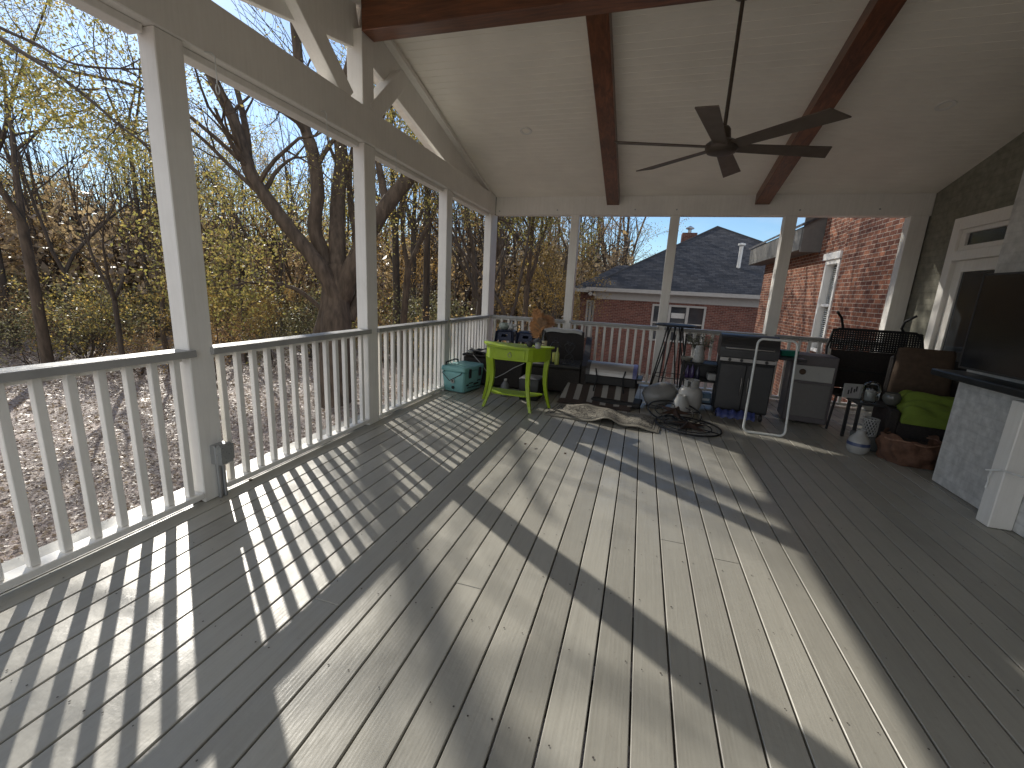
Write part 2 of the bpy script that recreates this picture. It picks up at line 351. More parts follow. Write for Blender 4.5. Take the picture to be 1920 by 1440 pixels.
# ------------------------------------------------------------------ porch shell
XL=-2.57; YB=7.30; XR=3.52; ZB=2.69; ZT=2.97; SL=.26; YRG=3.745; ZRG=ZT+SL*(YB-YRG)
PITCH=.144
mb=MB();x=-2.90;i=0
r2=random.Random(8)
while x<3.60:
    w=.1368
    ys=[-1.0]
    y=-1+(r2.uniform(2.2,8.6))
    while y<7.5: ys.append(y);y+=r2.choice([3.66,4.27,4.88,4.88])
    ys.append(7.52)
    for a,b in zip(ys,ys[1:]):
        dz=r2.uniform(-.0005,.0005)
        mb.box((x+r2.uniform(0,.0012),a+.0006,-.036),(x+w,b-.0006,dz),None,.0028)
    x+=PITCH
mb.build('deck_floor',DECK,kind='structure')
deck=bpy.data.objects['deck_floor']
mb=MB();x=-2.90
while x<3.60:
    y=-.9
    while y<7.4:
        for dx in (.028,.110):
            if r2.random()<.65:
                cx=x+dx+r2.uniform(-.008,.008);cy=y+r2.uniform(-.014,.014);rr=r2.uniform(.0026,.0044)
                mb.add([(cx+rr*math.cos(a*PI/3),cy+rr*math.sin(a*PI/3),.0035) for a in range(6)],[tuple(range(6))])
        y+=.406
    x+=PITCH
mb.build('nail_heads',flat('rusty_nail',(.055,.045,.038),.7),deck)
mb=MB()
for y in np.arange(-1,7.5,.406): mb.box((-2.86,y-.02,-.25),(3.6,y+.02,-.04))
mb.build('deck_joists',BLACKPIT,kind='structure')
mb=MB();mb.box((-2.93,-1.0,-.34),(-2.905,7.55,-.045));mb.box((-2.9,7.53,-.34),(3.6,7.555,-.045));mb.build('deck_rim_board',RAILCAP,kind='structure')
mb=MB()
for x in (-2.6,0,2.6):
    for y in (.2,3.7,7.2): mb.box((x-.07,y-.07,-2.6),(x+.07,y+.07,-.26))
mb.build('deck_piers',BLACKPIT,kind='structure')

# ceiling: two slopes of tongue and groove boards running along x
def slope(name,y0,z0,y1,z1,mat,up_off=0):
    mb=MB();L=math.hypot(y1-y0,z1-z0);n=int(L/.088);t=Vector((0,(y1-y0)/L,(z1-z0)/L));nrm=Vector((0,t.z,-t.y))
    if nrm.z>0: nrm=-nrm
    pts=[]
    for i in range(n):
        a=i*L/n;b=(i+1)*L/n
        for s_,d in ((a+.001,-.004),(a+.004,0),(b-.004,0),(b-.001,-.004)): pts.append((s_,d))
    vs=[]
    for s_,d in pts:
        p=Vector((0,y0,z0))+t*s_+nrm*d
        vs+= [(-3.15,p.y,p.z),(XR+.02,p.y,p.z)]
    fs=[(2*i,2*i+1,2*i+3,2*i+2) for i in range(len(pts)-1)]
    mb.add(vs,fs);return mb.build(name,mat,kind='structure')
slope('ceiling',YB+.0,ZT,YRG,ZRG,WHITE2);slope('ceiling',.19,ZT,YRG,ZRG,WHITE2)
mb=MB()
for y0,s in ((YB+.5,-1),(.19-.5,1)):
    z0=ZT-.13; 
    prof=[(y0,ZT-SL*.5+.02),(YRG,ZRG+.02),(YRG,ZRG+.22),(y0,ZT-SL*.5+.22)]
    vs=[(-3.15,y,z) for y,z in prof]+[(XR+3.0,y,z) for y,z in prof]
    mb.add(vs,[(0,1,2,3),(7,6,5,4),(0,4,5,1),(1,5,6,2),(2,6,7,3),(3,7,4,0)])
mb.build('porch_roof',ROOF,kind='structure')

# posts along the left side and the back
def post(x0,x1,y0,y1,label,z1=ZB):
    t=None
    me=MB();me.box((x0,y0,.002),(x1,y1,z1),None,.005);t=me.build('porch_post',WHITE);tag(t,label,'post','white square porch posts')
    return t
LP=[(.10,.27),(1.885,2.055),(3.66,3.835),(5.42,5.59)]
post(XL-.12,XL,.10,.27,'white square porch post at the near end of the left railing, beside the viewer')
P1=post(XL-.12,XL,1.885,2.040,'white porch post with the grey outlet box and conduit near its foot')
post(XL-.12,XL,3.66,3.835,'white porch post directly under the king post of the open gable')
P3=post(XL-.12,XL,5.42,5.59,'white porch post rising behind the pale teal cooler')
post(XL-.12,XL+.0,7.14,7.45,'white porch corner post where the left and back railings meet')
BPX=[(-1.26,-1.09),(.27,.44),(1.82,2.0),(3.30,3.50)]
post(-1.26,-1.125,YB,YB+.15,'white back post just left of the neighbour\'s brick house windows')
post(.27,.405,YB,YB+.15,'white back post behind the tall black wire legged table')
post(1.82,1.975,YB,YB+.15,'white back post between the neighbour\'s roof and the near red brick wall')
post(3.30,3.50,YB,YB+.15,'white back post at the far right against the olive wall')

# top beams
mb=MB();mb.box((XL-.17,-.95,ZB+.002),(XL+.012,YB-.002,ZT+.02),None,.006);b=mb.build('side_header_beam',WHITE);tag(b,'long white header beam over the left railing bays, carrying the gable truss','beam')
mb=MB();mb.box((XL-.15,-.95,ZB-.042),(XL-.05,1.87,ZB-.0),None,.004)
for a,c in ((2.05,3.65),(3.84,5.415),(5.595,7.13)): mb.box((XL-.15,a,ZB-.042),(XL-.05,c,ZB),None,.004)
mb.build('screen_trim',WHITE,b)
mb=MB();mb.box((XL+.015,YB+.0,ZB+.001),(XR,YB+.17,ZT+.05),None,.006);b2=mb.build('back_header_beam',WHITE);tag(b2,'white header beam along the back wall below the sloping ceiling','beam')
mb=MB()
for px,py in ((937,396),(1045,394),(1191,393),(1269,393),(1500,394),(1650,392)):
    p=atY(px,py,YB-.003);mb.lathe([(0.001,0),(.011,0),(.011,.006),(.001,.009)],10,Matrix.Translation(p)@Matrix.Rotation(PI/2,4,'X'))
mb.build('bolt_heads',GALV,b2)
mb=MB();mb.box((XL,.06,ZB),(XR,.19,ZT+.04),None,.006);tag(mb.build('front_header_beam',WHITE),'white header beam overhead at the viewer\'s end of the porch','beam')

# gable truss on the left header
g=thing('gable_truss','open white gable truss with king post and two braces standing on the side header','truss',(XL-.08,YRG,ZT+.02))
def loc(p,t): return tuple(Vector(p)-Vector(t.location))
mb=MB();mb.box((-.08,-.085,.0),(.08,.085,.60),None,.005);mb.build('king_post',WHITE,g)
for sgn in (1,-1):
    mb=MB();(mb.bar((0.02,.07,-.015),(0.02,.60,.50),.13,.16,bev=.005) if sgn>0 else mb.bar((0.02,-.27,-.015),(0.02,-.88,.50),.13,.16,bev=.005));mb.build('brace',WHITE,g)
    mb=MB()
    n=Vector((0,SL,1)).normalized()
    a=Vector((-.03,sgn*(YB-YRG-.02),-.12));c=Vector((-.03,0,ZRG-ZT-.17))
    mb.bar(a-Vector((0,0,.07)),c-Vector((0,0,.10)),.05,.34,bev=.004);mb.build('rake_board',WHITE,g)
    mb=MB();mb.bar(a+Vector((.06,0,.09)),c+Vector((.06,0,.09)),.09,.05,bev=.004);mb.build('rake_moulding',WHITE,g)

# stained beams
mb=MB();mb.box((XL+.0,YRG-.09,3.56),(XR,YRG+.09,3.86),None,.006);tag(mb.build('ridge_beam',BEAMX),'thick red brown stained ridge beam running across the top of the ceiling','beam')
for xc,lb in ((-.612,'red brown stained rafter beam on the ceiling left of the fan'),(1.49,'red brown stained rafter beam on the ceiling behind the right fan blades')):
    mb=MB();dz=.135
    for s in (1,):
        y0,z0=YB-.004,ZT;y1,z1=YRG+.093,ZT+SL*(YB-YRG-.093)
        w=.095
        vs=[(xc-w,y0,z0-dz),(xc+w,y0,z0-dz),(xc+w,y0,z0+.03),(xc-w,y0,z0+.03),(xc-w,y1,z1-dz),(xc+w,y1,z1-dz),(xc+w,y1,z1+.03),(xc-w,y1,z1+.03)]
        mb.add(vs,[(0,1,2,3),(7,6,5,4),(0,4,5,1),(1,5,6,2),(3,2,6,7),(0,3,7,4)])
        vs2=[(x_,y_,z_) for x_,y_,z_ in vs]
    o=mb.build('rafter_beam',BEAMY);tag(o,lb,'beam')
    bv=o.modifiers.new('b','BEVEL');bv.width=.006;bv.segments=2

# recessed lights
def canlight(p,lab):
    t=thing('recessed_light',lab,'ceiling light',p);t.rotation_euler=(-math.atan(SL),0,0)
    mb=MB();mb.lathe([(.048,-.002),(.075,-.006),(.078,-.002),(.078,.004)],28);mb.build('trim_ring',WHITE,t)
    mb=MB();mb.lathe([(.001,.02),(.045,.012),(.050,-.003)],28);mb.build('lens',flat('frosted_lens',(.9,.9,.86),.4),t)
canlight((-1.625,5.65,ZT+SL*(YB-5.65)-.004),'small round recessed light in the left part of the ceiling')
canlight((2.594,5.60,ZT+SL*(YB-5.60)-.004),'small round recessed light in the ceiling right of the fan')

# railings
def railing(axis,a,b,label):
    # axis 'y': along y at left side; 'x': along x at back
    if axis=='y': t=thing('porch_railing',label,'railing',(XL-.037,a,0),0,'white baluster railing sections')
    else: t=thing('porch_railing',label,'railing',(a,YB+.037,0),-PI/2,'white baluster railing sections')
    L=b-a
    mb=MB();mb.box((-.065,0.0,.957),(.0365,L,1.0),None,.002);mb.box((.0367,-.03,.957),(.068,L+.03,1.0),None,.004);mb.build('cap_rail',RAILCAP,t)
    mb=MB();mb.box((-.03,0.001,.925),(-.0195,L-.001,.956),None,.002);mb.build('top_rail',WHITE,t)
    mb=MB();mb.box((-.045,0.001,.035),(.045,L-.001,.072),None,.004);mb.build('bottom_rail',WHITE,t)
    n=max(2,int(round(L/.1275)));sp=L/n
    for i in range(n):
        m_=MB();y=(i+.5)*sp;m_.box((-.019,y-.019,.0725),(.019,y+.019,.9565),None,.003)
        m_.build('baluster',WHITE,t)
    return t
railing('y',.275,1.88,'white railing section in the left foreground, nearest the viewer')
railing('y',2.045,3.655,'white railing section with the big forked tree trunk right behind it')
railing('y',3.84,5.415,'white railing section on the left just before the teal cooler')
railing('y',5.595,7.135,'white railing section behind the teal cooler, ending at the corner post')
railing('y',-.95,.095,'white railing end piece beside the viewer, left of the nearest post')
# back: rotated so local y -> +x
def railing_back(a,b,label):
    t=railing('x',a,b,label);return t
railing_back(XL+.005,-1.265,'white back railing section behind the two navy stools')
railing_back(-1.12,.265,'white back railing section behind the flat top grill, brick wall beyond')
railing_back(.41,1.815,'white back railing section behind the black cart and vase')
railing_back(1.98,3.295,'white back railing section behind the green cushion chair')

# olive house wall at right (x = XR) with the door opening
mb=MB()
DY0,DY1=5.05,6.74;DZ=2.56
zt=lambda y: (ZT+SL*(YB-y) if y>YRG else ZT+SL*(y-.19))+.03
def wallx(y0,y1,z0,z1a,z1b): mb.add([(XR,y0,z0),(XR,y1,z0),(XR,y1,z1b),(XR,y0,z1a),(XR+.2,y0,z0),(XR+.2,y1,z0),(XR+.2,y1,z1b),(XR+.2,y0,z1a)],[(0,3,2,1),(4,5,6,7),(0,1,5,4),(3,7,6,2),(0,4,7,3),(1,2,6,5)])
wallx(DY1,YB+.18,0,zt(DY1),zt(YB));wallx(DY0+.001,DY1-.001,DZ,zt(DY0),zt(DY1));wallx(YRG,DY0,0,zt(YRG),zt(DY0));wallx(-1.0,YRG-.001,0,zt(.19),zt(YRG))
tag(mb.build('house_wall',OLIVE),'olive grey painted house wall with the glazed door, on the right','wall')
mb=MB();mb.box((2.0,-1.25,0),(XR-.01,-1.02,3.2));tag(mb.build('house_wall',OLIVE),'unseen olive painted house wall behind the viewer, sized for the light','wall')  # unseen wall added for bounce and shade, narrowed to let light in
# door with transom
d=thing('glazed_door','white framed glass door with transom in the olive wall, partly behind the screen','door',(XR,(DY0+DY1)/2,0))
y0=DY0-d.location.y;y1=DY1-d.location.y
mb=MB()
for a,b_ in (((-.03,y1-.13,0),(.12,y1,DZ-.001)),((-.03,y0,0),(.12,y0+.13,DZ-.001)),((-.03,y0+.131,DZ-.14),(.12,y1-.131,DZ-.001)),((-.045,y0+.131,2.06),(.12,y1-.131,2.17))): mb.box(a,b_,None,.006)
mb.build('casing',WHITE,d)
ya,yb=y0+.131,y1-.131
mb=MB()
for a,b_ in (((0.0,ya,2.171),(.07,yb,2.23)),((0.0,ya,2.37),(.07,yb,2.419)),((0.0,ya,2.231),(.07,ya+.07,2.369)),((0.0,yb-.09,2.231),(.07,yb,2.369))): mb.box(a,b_,None,.004)
mb.build('transom_frame',WHITE,d)
mb=MB();mb.box((.03,ya+.071,2.232),(.04,yb-.091,2.368));mb.build('transom_pane',WINGL,d)
leaf=MB()
for a,b_ in (((.02,yb-.13,.01),(.07,yb,2.059)),((.02,ya,.01),(.07,ya+.13,2.059)),((.02,ya+.131,1.93),(.07,yb-.131,2.059)),((.02,ya+.131,.01),(.07,yb-.131,.22))): leaf.box(a,b_,None,.004)
lf=leaf.build('door_leaf',WHITE,d)
mb=MB();mb.box((.04,ya+.131,.221),(.05,yb-.131,1.929));mb.build('pane',WINGL,lf)
mb=MB();mb.tube([(-.005,ya+.06,.95),(-.05,ya+.06,.95),(-.05,ya+.16,.95)],.010,8);mb.build('handle',GALV,lf)

# fireplace: chimney breast, base, pilaster, mantel
f=thing('outdoor_fireplace','painted brick fireplace with chimney breast, pilaster and dark stone mantel at the right edge','fireplace',(2.62,4.0,0))
mb=MB();mb.box((0,-1.6,0.003),(.89,.46,.93),None,.006);mb.build('base',PBRICK_Y,f)
def zc(y): return ZT+SL*(YB-y) if y>YRG else ZT+SL*(y-.19)
mb=MB()
ys=[4.46,YRG,2.4];P=[(0.03,y-4.0,.985) for y in ys]+[(0.03,y-4.0,zc(y)+.03) for y in ys]
vs=P+[(.88,p[1],p[2]) for p in P]
mb.add(vs,[(0,1,4,3),(1,2,5,4),(6,9,10,7),(7,10,11,8),(0,3,9,6),(2,8,11,5),(3,4,10,9),(4,5,11,10)])
mb.build('chimney_breast',PBRICK_Y,f)
mb=MB();mb.box((-.14,-.43,0.003),(-.002,-.31,.90),None,.006);mb.build('pilaster',WHITE,f)
mb=MB();mb.box((-.19,-1.62,.932),(.89,.50,.984),None,.008);mb.build('mantel',basic('dark_slate_slab',(.016,.019,.021),.4,var=.4,vscale=6),f)
# television
tv=thing('television','large black flat television mounted on the painted chimney breast','television',(2.60,4.215,1.40),R(4))
mb=MB();mb.box((-.11,-1.45,-.37),(-.05,.07,.36),None,.008);mb.build('housing',BLACKP,tv)
mb=MB();mb.box((-.114,-1.435,-.355),(-.1105,.055,.345));mb.build('screen',SCREEN,tv)
mb=MB()
for p_,q_ in (((-.1165,-1.45,-.37),(-.1105,.07,-.356)),((-.1165,-1.45,.346),(-.1105,.07,.36)),((-.1165,.056,-.3559),(-.1105,.07,.3459)),((-.1165,-1.45,-.3559),(-.1105,-1.436,.3459))): mb.box(p_,q_)
mb.build('bezel',GREYP,tv)
mb=MB();mb.box((-.049,-.6,-.15),(.02,-.2,.15),None,.01);mb.build('wall_bracket',BLACK,tv)
# cord and hook on pilaster
mb=MB();mb.tube([(2.44,3.665,.39),(2.455,3.64,.40),(2.47,3.58,.425),(2.49,3.5,.43),(2.50,3.36,.445),(2.53,3.2,.43),(2.58,3.0,.40),(2.61,2.7,.36)],.006,8)
mb.tube([(2.455,3.64,.40),(2.46,3.66,.35),(2.47,3.665,.31),(2.462,3.66,.26)],.005,6)
tag(mb.build('extension_cable',flat('cord_vinyl',(.72,.72,.70),.5)),'white cable hooked on the fireplace pilaster and running to the right','cable')
# ------------------------------------------------------------------ terrain
def ground_z(x,y):
    d=math.hypot(x+2,y-3)
    z=-2.15-.012*min(d,60)+.10*math.sin(x*.31+1.3)*math.cos(y*.27)+.05*math.sin(x*.9+y*.7)
    left=max(0,min(1,(-x-2)/14+max(0,(y-20))/60))
    if d>45: z+= (min(d,260)-45)*.085*min(1,left+.3)
    return z
def gmat():
    m,nt,b,L=newmat('leaf_covered_ground');v=coords(nt)
    n1=noise(nt,v,26,6,.7);n2=noise(nt,v,.35,5);n3=noise(nt,v,5,5,.65)
    c=ramp(nt,n1,[(.3,(.12,.09,.075)),(.48,(.42,.34,.30)),(.62,(.58,.50,.45)),(.72,(.68,.61,.56))])
    c=mix(nt,.6,c,ramp(nt,n3,[(.3,(.5,.5,.5)),(.65,(1.2,1.15,1.1))]),'MULTIPLY')
    c=mix(nt,.5,c,ramp(nt,n2,[(.35,(.50,.47,.42)),(.6,(1.2,1.12,1.05))]),'MULTIPLY')
    L.new(c,b.inputs['Base Color']);b.inputs['Roughness'].default_value=.62
    p=bump(nt,b,n1,.8,.05);bump(nt,b,n3,.6,.12,p);return m
GM=gmat()
def axis(lo,hi,c0,c1,st,gst):
    a=list(np.arange(c0,c1,st));x=c0;s_=gst
    while x>lo: x-=s_;s_*=1.25;a.insert(0,x)
    x=a[-1];s_=gst
    while x<hi: x+=s_;s_*=1.25;a.append(x)
    return a
xs=axis(-600,600,-40,15,.8,1.2);ys=axis(-300,900,-8,50,.8,1.2)
mb=MB();mb.add([(x,y,ground_z(x,y)) for y in ys for x in xs],[(j*len(xs)+i,j*len(xs)+i+1,(j+1)*len(xs)+i+1,(j+1)*len(xs)+i) for j in range(len(ys)-1) for i in range(len(xs)-1)],True)
mb.build('ground',GM,kind='structure')

# ------------------------------------------------------------------ leaf clouds (numpy)
def leafmesh(name,cent,size,mat,parent=None,flatness=0.0,aspect=.55,tint=None,**kw):
    c=np.asarray(cent,dtype=np.float32);N=len(c)
    if np.isscalar(size): size=np.full(N,size)
    size=(size*nr.uniform(.6,1.35,N)).astype(np.float32)
    a=nr.normal(size=(N,3));
    if flatness: a[:,2]*=(1-flatness)
    a/=np.linalg.norm(a,axis=1,keepdims=True)+1e-9
    b=nr.normal(size=(N,3))
    if flatness: b[:,2]*=(1-flatness)
    b-=a*(a*b).sum(1,keepdims=True);b/=np.linalg.norm(b,axis=1,keepdims=True)+1e-9
    s=size[:,None]
    n_=np.cross(a,b)*s*.12
    v=np.stack([c-a*s*.5,c+b*s*.5*aspect+n_,c+a*s*.5,c-b*s*.5*aspect+n_],1).reshape(-1,3).astype(np.float32)
    me=bpy.data.meshes.new(name);me.vertices.add(4*N);me.vertices.foreach_set('co',v.ravel())
    me.loops.add(4*N);me.loops.foreach_set('vertex_index',np.arange(4*N,dtype=np.int32))
    me.polygons.add(N);me.polygons.foreach_set('loop_start',np.arange(0,4*N,4,dtype=np.int32))
    me.update(calc_edges=True)
    at_=me.attributes.new('tint','FLOAT','POINT')
    t=(tint if tint is not None else nr.uniform(0,1,N)).astype(np.float32)
    at_.data.foreach_set('value',np.repeat(np.clip(t,0,.999),4).astype(np.float32))
    me.materials.append(mat);o=bpy.data.objects.new(name,me);COL.objects.link(o)
    if parent is not None: o.parent=parent
    tag(o,**kw);return o
def in_corridor(P,pad=0.0):
    # does the sun ray through P enter the porch opening on its way down?
    P=np.asarray(P);t=(P[:,0]-XL)/SUN.x
    y=P[:,1]-t*SUN.y;z=P[:,2]-t*SUN.z
    return (P[:,0]<XL-.3)&(y>-1.2-pad)&(y<8.2+pad)&(z>-.3-pad)&(z<3.4+pad)

# ------------------------------------------------------------------ trees
def grow(mb,tips,p,d,r,L,lvl,R_,kids,bend=.25,upb=.12,twig=.006,seg=5,nmin=3):
    pts=[p.copy()];rad=[r];q=p.copy();dd=d.copy()
    end=max(twig,r*.45)
    for i in range(seg):
        dd=(dd+Vector((R_.gauss(0,bend),R_.gauss(0,bend),R_.gauss(0,bend)+upb))*.5).normalized()
        q=q+dd*(L/seg);pts.append(q.copy());rad.append(r+(end-r)*(i+1)/seg)
    mb.tube(pts,rad,7 if lvl==0 else (5 if lvl==1 else nmin),caps=False)
    if lvl>=len(kids): tips.append((pts[-1],dd.copy()));tips.append((pts[seg//2+1],dd.copy()));return
    for k in range(kids[lvl]):
        f=R_.uniform(.30,1.0) if k>0 else 1.0
        i=min(seg-1,int(f*seg));a=pts[i].lerp(pts[i+1],f*seg-i) if i<seg else pts[-1]
        rr=rad[i]*R_.uniform(.45,.72) if f<1 else rad[-1]*.95
        ax=dd.orthogonal().normalized();ax.rotate(Matrix.Rotation(R_.uniform(0,2*PI),3,dd))
        ang=R_.uniform(.35,.95) if f<1 else R_.uniform(.1,.35)
        nd_=dd.copy();nd_.rotate(Matrix.Rotation(ang,3,ax))
        if CULL is not None and lvl>=0 and bool(in_corridor([tuple(a+CULL+nd_*L*.4)])[0]) and R_.random()<.55: continue
        grow(mb,tips,a,nd_,max(twig,rr),L*R_.uniform(.5,.78),lvl+1,R_,kids,bend,upb,twig,max(3,seg-1),nmin)
def leaves_from(tips,per,spread,R_,keep=1.0):
    T=np.array([tuple(t[0]) for t in tips]);
    if keep<1: T=T[nr.uniform(size=len(T))<keep]
    c=np.repeat(T,per,axis=0)+nr.normal(size=(len(T)*per,3))*spread
    return c
protos=[];CULL=None
def tree_proto(name,label,group,seed,H,r,kids,bark,lmat,per,spread,lsize,keep,trunkf=.35,bend=.22,upb=.10,lean=(0,0),twig=.008):
    R_=random.Random(seed);t=thing(name,label,'tree',(0,0,0),0,group)
    mb=MB();tips=[];p=Vector((0,0,-.3));top=Vector((lean[0],lean[1],H*trunkf))
    mid=top*.5+Vector((R_.gauss(0,.12),R_.gauss(0,.12),0))
    mb.tube([p,Vector((0,0,.15)),mid,top],[r*1.5,r*1.05,r*.9,r*.8],9,caps=False)
    n=R_.choice((2,3,3))
    for k in range(n):
        a=2*PI*(k+R_.uniform(-.25,.25))/n
        d=Vector((math.cos(a)*.45,math.sin(a)*.45,1)).normalized()
        grow(mb,tips,top,d,r*.62,H*(1-trunkf)*.55,0,R_,kids,bend,upb,twig)
    mb.build('trunk',bark,t)
    # low side branches
    if per: leafmesh('foliage',leaves_from(tips,per,spread,R_,keep),lsize,lmat,t)
    protos.append(t);return t
GW='trees in the autumn wood beyond the railing'
pr={}
pr['olive']=tree_proto('autumn_tree','slender woodland tree with sparse olive yellow autumn leaves',GW,1,15,.17,(4,3,3),BARK,L_OLIVE,34,.30,.088,.9)
pr['olive2']=tree_proto('autumn_tree','woodland tree with a leaning trunk and thin olive foliage',GW,2,13,.14,(4,3,3),BARK2,L_OLIVE,34,.32,.088,.9,.28,.26,.08,(1.0,.4))
pr['rust']=tree_proto('rust_leaved_tree','smaller woodland tree with rust brown leaves still hanging',GW,3,9,.10,(4,3,3),BARK2,L_RUST,28,.24,.082,.9,.25)
pr['bare']=tree_proto('bare_tree','tall bare woodland tree with dark branching limbs and no leaves',GW,4,17,.19,(4,4,3),BARK2,L_OLIVE,0,0,0,0,.38)
pr['bare2']=tree_proto('bare_tree','bare woodland tree forking low into pale thin twigs',GW,5,12,.12,(4,4,3),BARK,L_OLIVE,0,0,0,0,.2,.26)
pr['gold']=tree_proto('golden_tree','low understorey tree with bright golden orange leaves',GW,6,6,.06,(4,3,3),BARK2,L_GOLD,22,.20,.08,.9,.22)
pr['pole']=tree_proto('slim_tree','straight slim woodland trunk with only a few high branches',GW,7,18,.13,(3,3,2),BARK2,L_OLIVE,8,.3,.13,.7,.6,.15)
used=set()
HT={'olive':15,'olive2':13,'rust':9,'bare':17,'bare2':12,'gold':6,'pole':18}
def put(kind,x,y,rz,s=1.0,label=None):
    yw=y+(x-XL)*.72; need=(-(x-XL))*.70-2.0
    if kind in used and -16<yw<9.5 and x<-14: s*=.72
    if kind in used and -2.5<yw<9.5 and x<-4 and HT[kind]*s*.95>need:
        if need<7: return
        s=min(s,need/HT[kind])
    z=ground_z(x,y);t=pr[kind]
    if kind not in used:
        used.add(kind);t.location=(x,y,z);t.rotation_euler=(0,0,rz);t.scale=(s,s,s)
        return t
    return dup(t,(x,y,z),rz,label,(s,s,s))
R2=random.Random(77)
def gx(px,D):   # ground position seen at column px at depth D
    p=at(px,600,D);return p.x,p.y
# hand-placed trunks: (column, depth, kind, scale)
for px,D,k,s in [(75,15,'olive',1.0),(20,20,'bare',1.0),(220,14,'bare',.85),(150,22,'olive2',1.0),(285,26,'pole',1.0),(-60,11,'olive2',.9),(310,17,'olive',.9),
                 (455,19,'pole',.95),(425,26,'olive',1.1),(520,24,'bare2',1.1),(560,30,'rust',1.3),(400,13,'gold',.55),(505,20,'gold',.8),(330,28,'rust',1.2),
                 (728,16,'pole',.95),(742,21,'bare',1.0),(765,15,'olive',.8),(797,18,'pole',1.1),(775,27,'bare',1.1),(815,30,'olive',1.1),(860,17,'olive2',.9),(885,25,'olive',1.1),(905,20,'bare2',1.0),
                 (945,14,'olive2',.72),(985,17,'olive',.75),(1010,22,'olive2',1.0),(1040,19,'gold',.8),(1060,34,'bare',1.0),(930,30,'rust',1.5),(1125,38,'olive',1.25),(1165,48,'olive',1.35),(1100,30,'rust',1.0),(1020,27,'gold',1.1),
                 (110,26,'rust',1.3),(190,30,'gold',1.3),(20,29,'gold',1.3),(-40,24,'rust',1.2),(250,34,'olive',1.2),(120,36,'bare',1.2)]:
    x,y=gx(px,D);put(k,x,y,R2.uniform(0,6.28),s)
k_=['olive','olive','bare','olive2','rust','rust','bare2','pole','gold']
for i in range(60):
    px=R2.uniform(-250,1060);D=R2.uniform(27,58)
    x,y=gx(px,D);put(R2.choice(k_),x,y,R2.uniform(0,6.28),R2.uniform(.85,1.35))
for k in pr:
    if k not in used: put(k,*gx(100,50),0)

# ---- the big forked tree behind the second railing bay: limbs along measured points
big=thing('big_forked_tree','massive tree with thick trunk forking into several limbs, close behind the left railing','tree',tuple(at(630,800,9.0*1.45)))
b0=Vector(big.location);CULL=b0
bm=MB();tips=[];RB=random.Random(9)
TS=1.45
def limb(pts,r0,r1,n=10,spawn=0,kids=(3,3),Lk=1.6,fr=(.3,1)):
    P=[at(px,py,D*TS)-b0 for px,py,D in pts];r0*=TS*.80;r1*=TS*.66;Lk*=TS*.9
    # smooth
    Q=[];m=len(P)
    for i in range(m-1):
        a=P[max(i-1,0)];b=P[i];c=P[i+1];d=P[min(i+2,m-1)]
        for k in range(5):
            t=k/5;Q.append(.5*((2*b)+(c-a)*t+(2*a-5*b+4*c-d)*t*t+(3*b-a-3*c+d)*t**3))
    Q.append(P[-1]);N=len(Q)
    rad=[(r0+(r1-r0)*(i/(N-1))**.8)*(1+.04*math.sin(i*1.7)) for i in range(N)]
    bm.tube(Q,rad,n,caps=False)
    for s_ in range(spawn):
        f=RB.uniform(*fr);i=min(N-2,int(f*(N-1)));d=(Q[i+1]-Q[i]).normalized()
        ax=d.orthogonal().normalized();ax.rotate(Matrix.Rotation(RB.uniform(0,2*PI),3,d));nd_=d.copy();nd_.rotate(Matrix.Rotation(RB.uniform(.4,1.1),3,ax))
        grow(bm,tips,Q[i],nd_,max(.012,rad[i]*RB.uniform(.25,.45)),Lk*RB.uniform(.6,1.3),0,RB,kids,.26,.03,.005,5,3)
limb([(628,980,9),(628,800,9),(630,640,9),(632,560,9),(638,500,9)],.52,.36,14)
limb([(600,640,9.1),(618,560,9.0),(610,490,9),(590,430,8.8),(596,360,8.6),(588,290,8.5),(570,230,8.4),(560,120,8.2),(548,0,8.0),(530,-90,7.9)],.24,.11,10,10,(3,3,2),1.5)
limb([(636,520,9),(632,440,9),(634,370,9.1),(640,290,9.1),(632,210,9.1),(660,100,9.2),(640,0,9.3),(650,-80,9.3)],.24,.12,10,9,(3,3,2),1.4)
limb([(632,560,8.9),(600,500,8.7),(552,440,8.5),(510,385,8.3),(468,320,8.1),(440,230,8.0),(405,160,7.9),(370,90,7.8),(340,20,7.7),(300,-60,7.6)],.22,.09,10,13,(3,3,2),1.7)
limb([(468,320,8.1),(462,250,8.2),(450,190,8.3),(430,120,8.4)],.10,.06,8,4,(3,3),1.2)
limb([(505,380,8.3),(440,320,8.0),(395,275,7.8),(350,235,7.6),(300,200,7.4)],.07,.03,6,6,(3,3),1.2)
limb([(450,300,8.1),(400,255,8.0),(330,200,7.9),(250,160,7.7),(120,130,7.4),(20,90,7.2)],.06,.025,6,8,(3,3),1.3)
limb([(640,560,9),(662,500,8.8),(690,440,8.7),(725,385,8.7),(765,335,8.7),(800,290,8.8),(850,230,9.0),(880,180,9.2)],.27,.16,10,5,(3,3,2),1.3)
limb([(725,385,8.7),(712,320,8.9),(700,250,9),(690,180,9)],.12,.06,8,5,(3,3),1.3)
limb([(655,600,9.1),(675,540,9.2),(672,460,9.3),(660,400,9.4),(655,320,9.5),(668,250,9.6)],.15,.07,8,6,(3,3,2),1.4)
limb([(615,590,9.0),(560,545,8.8),(500,530,8.6),(440,535,8.4),(400,550,8.2)],.07,.03,6,7,(3,3),1.1)
limb([(765,335,8.7),(830,350,9.2),(900,395,9.8),(960,420,10.5)],.07,.03,6,6,(3,3),1.2)
limb([(850,230,9),(920,330,10),(1000,370,10.6),(1070,395,11.0),(1120,400,11.2)],.06,.02,6,10,(3,2),.6)
bm.build('trunk',BARK,big)
cc=leaves_from(tips,34,.34,RB,1)
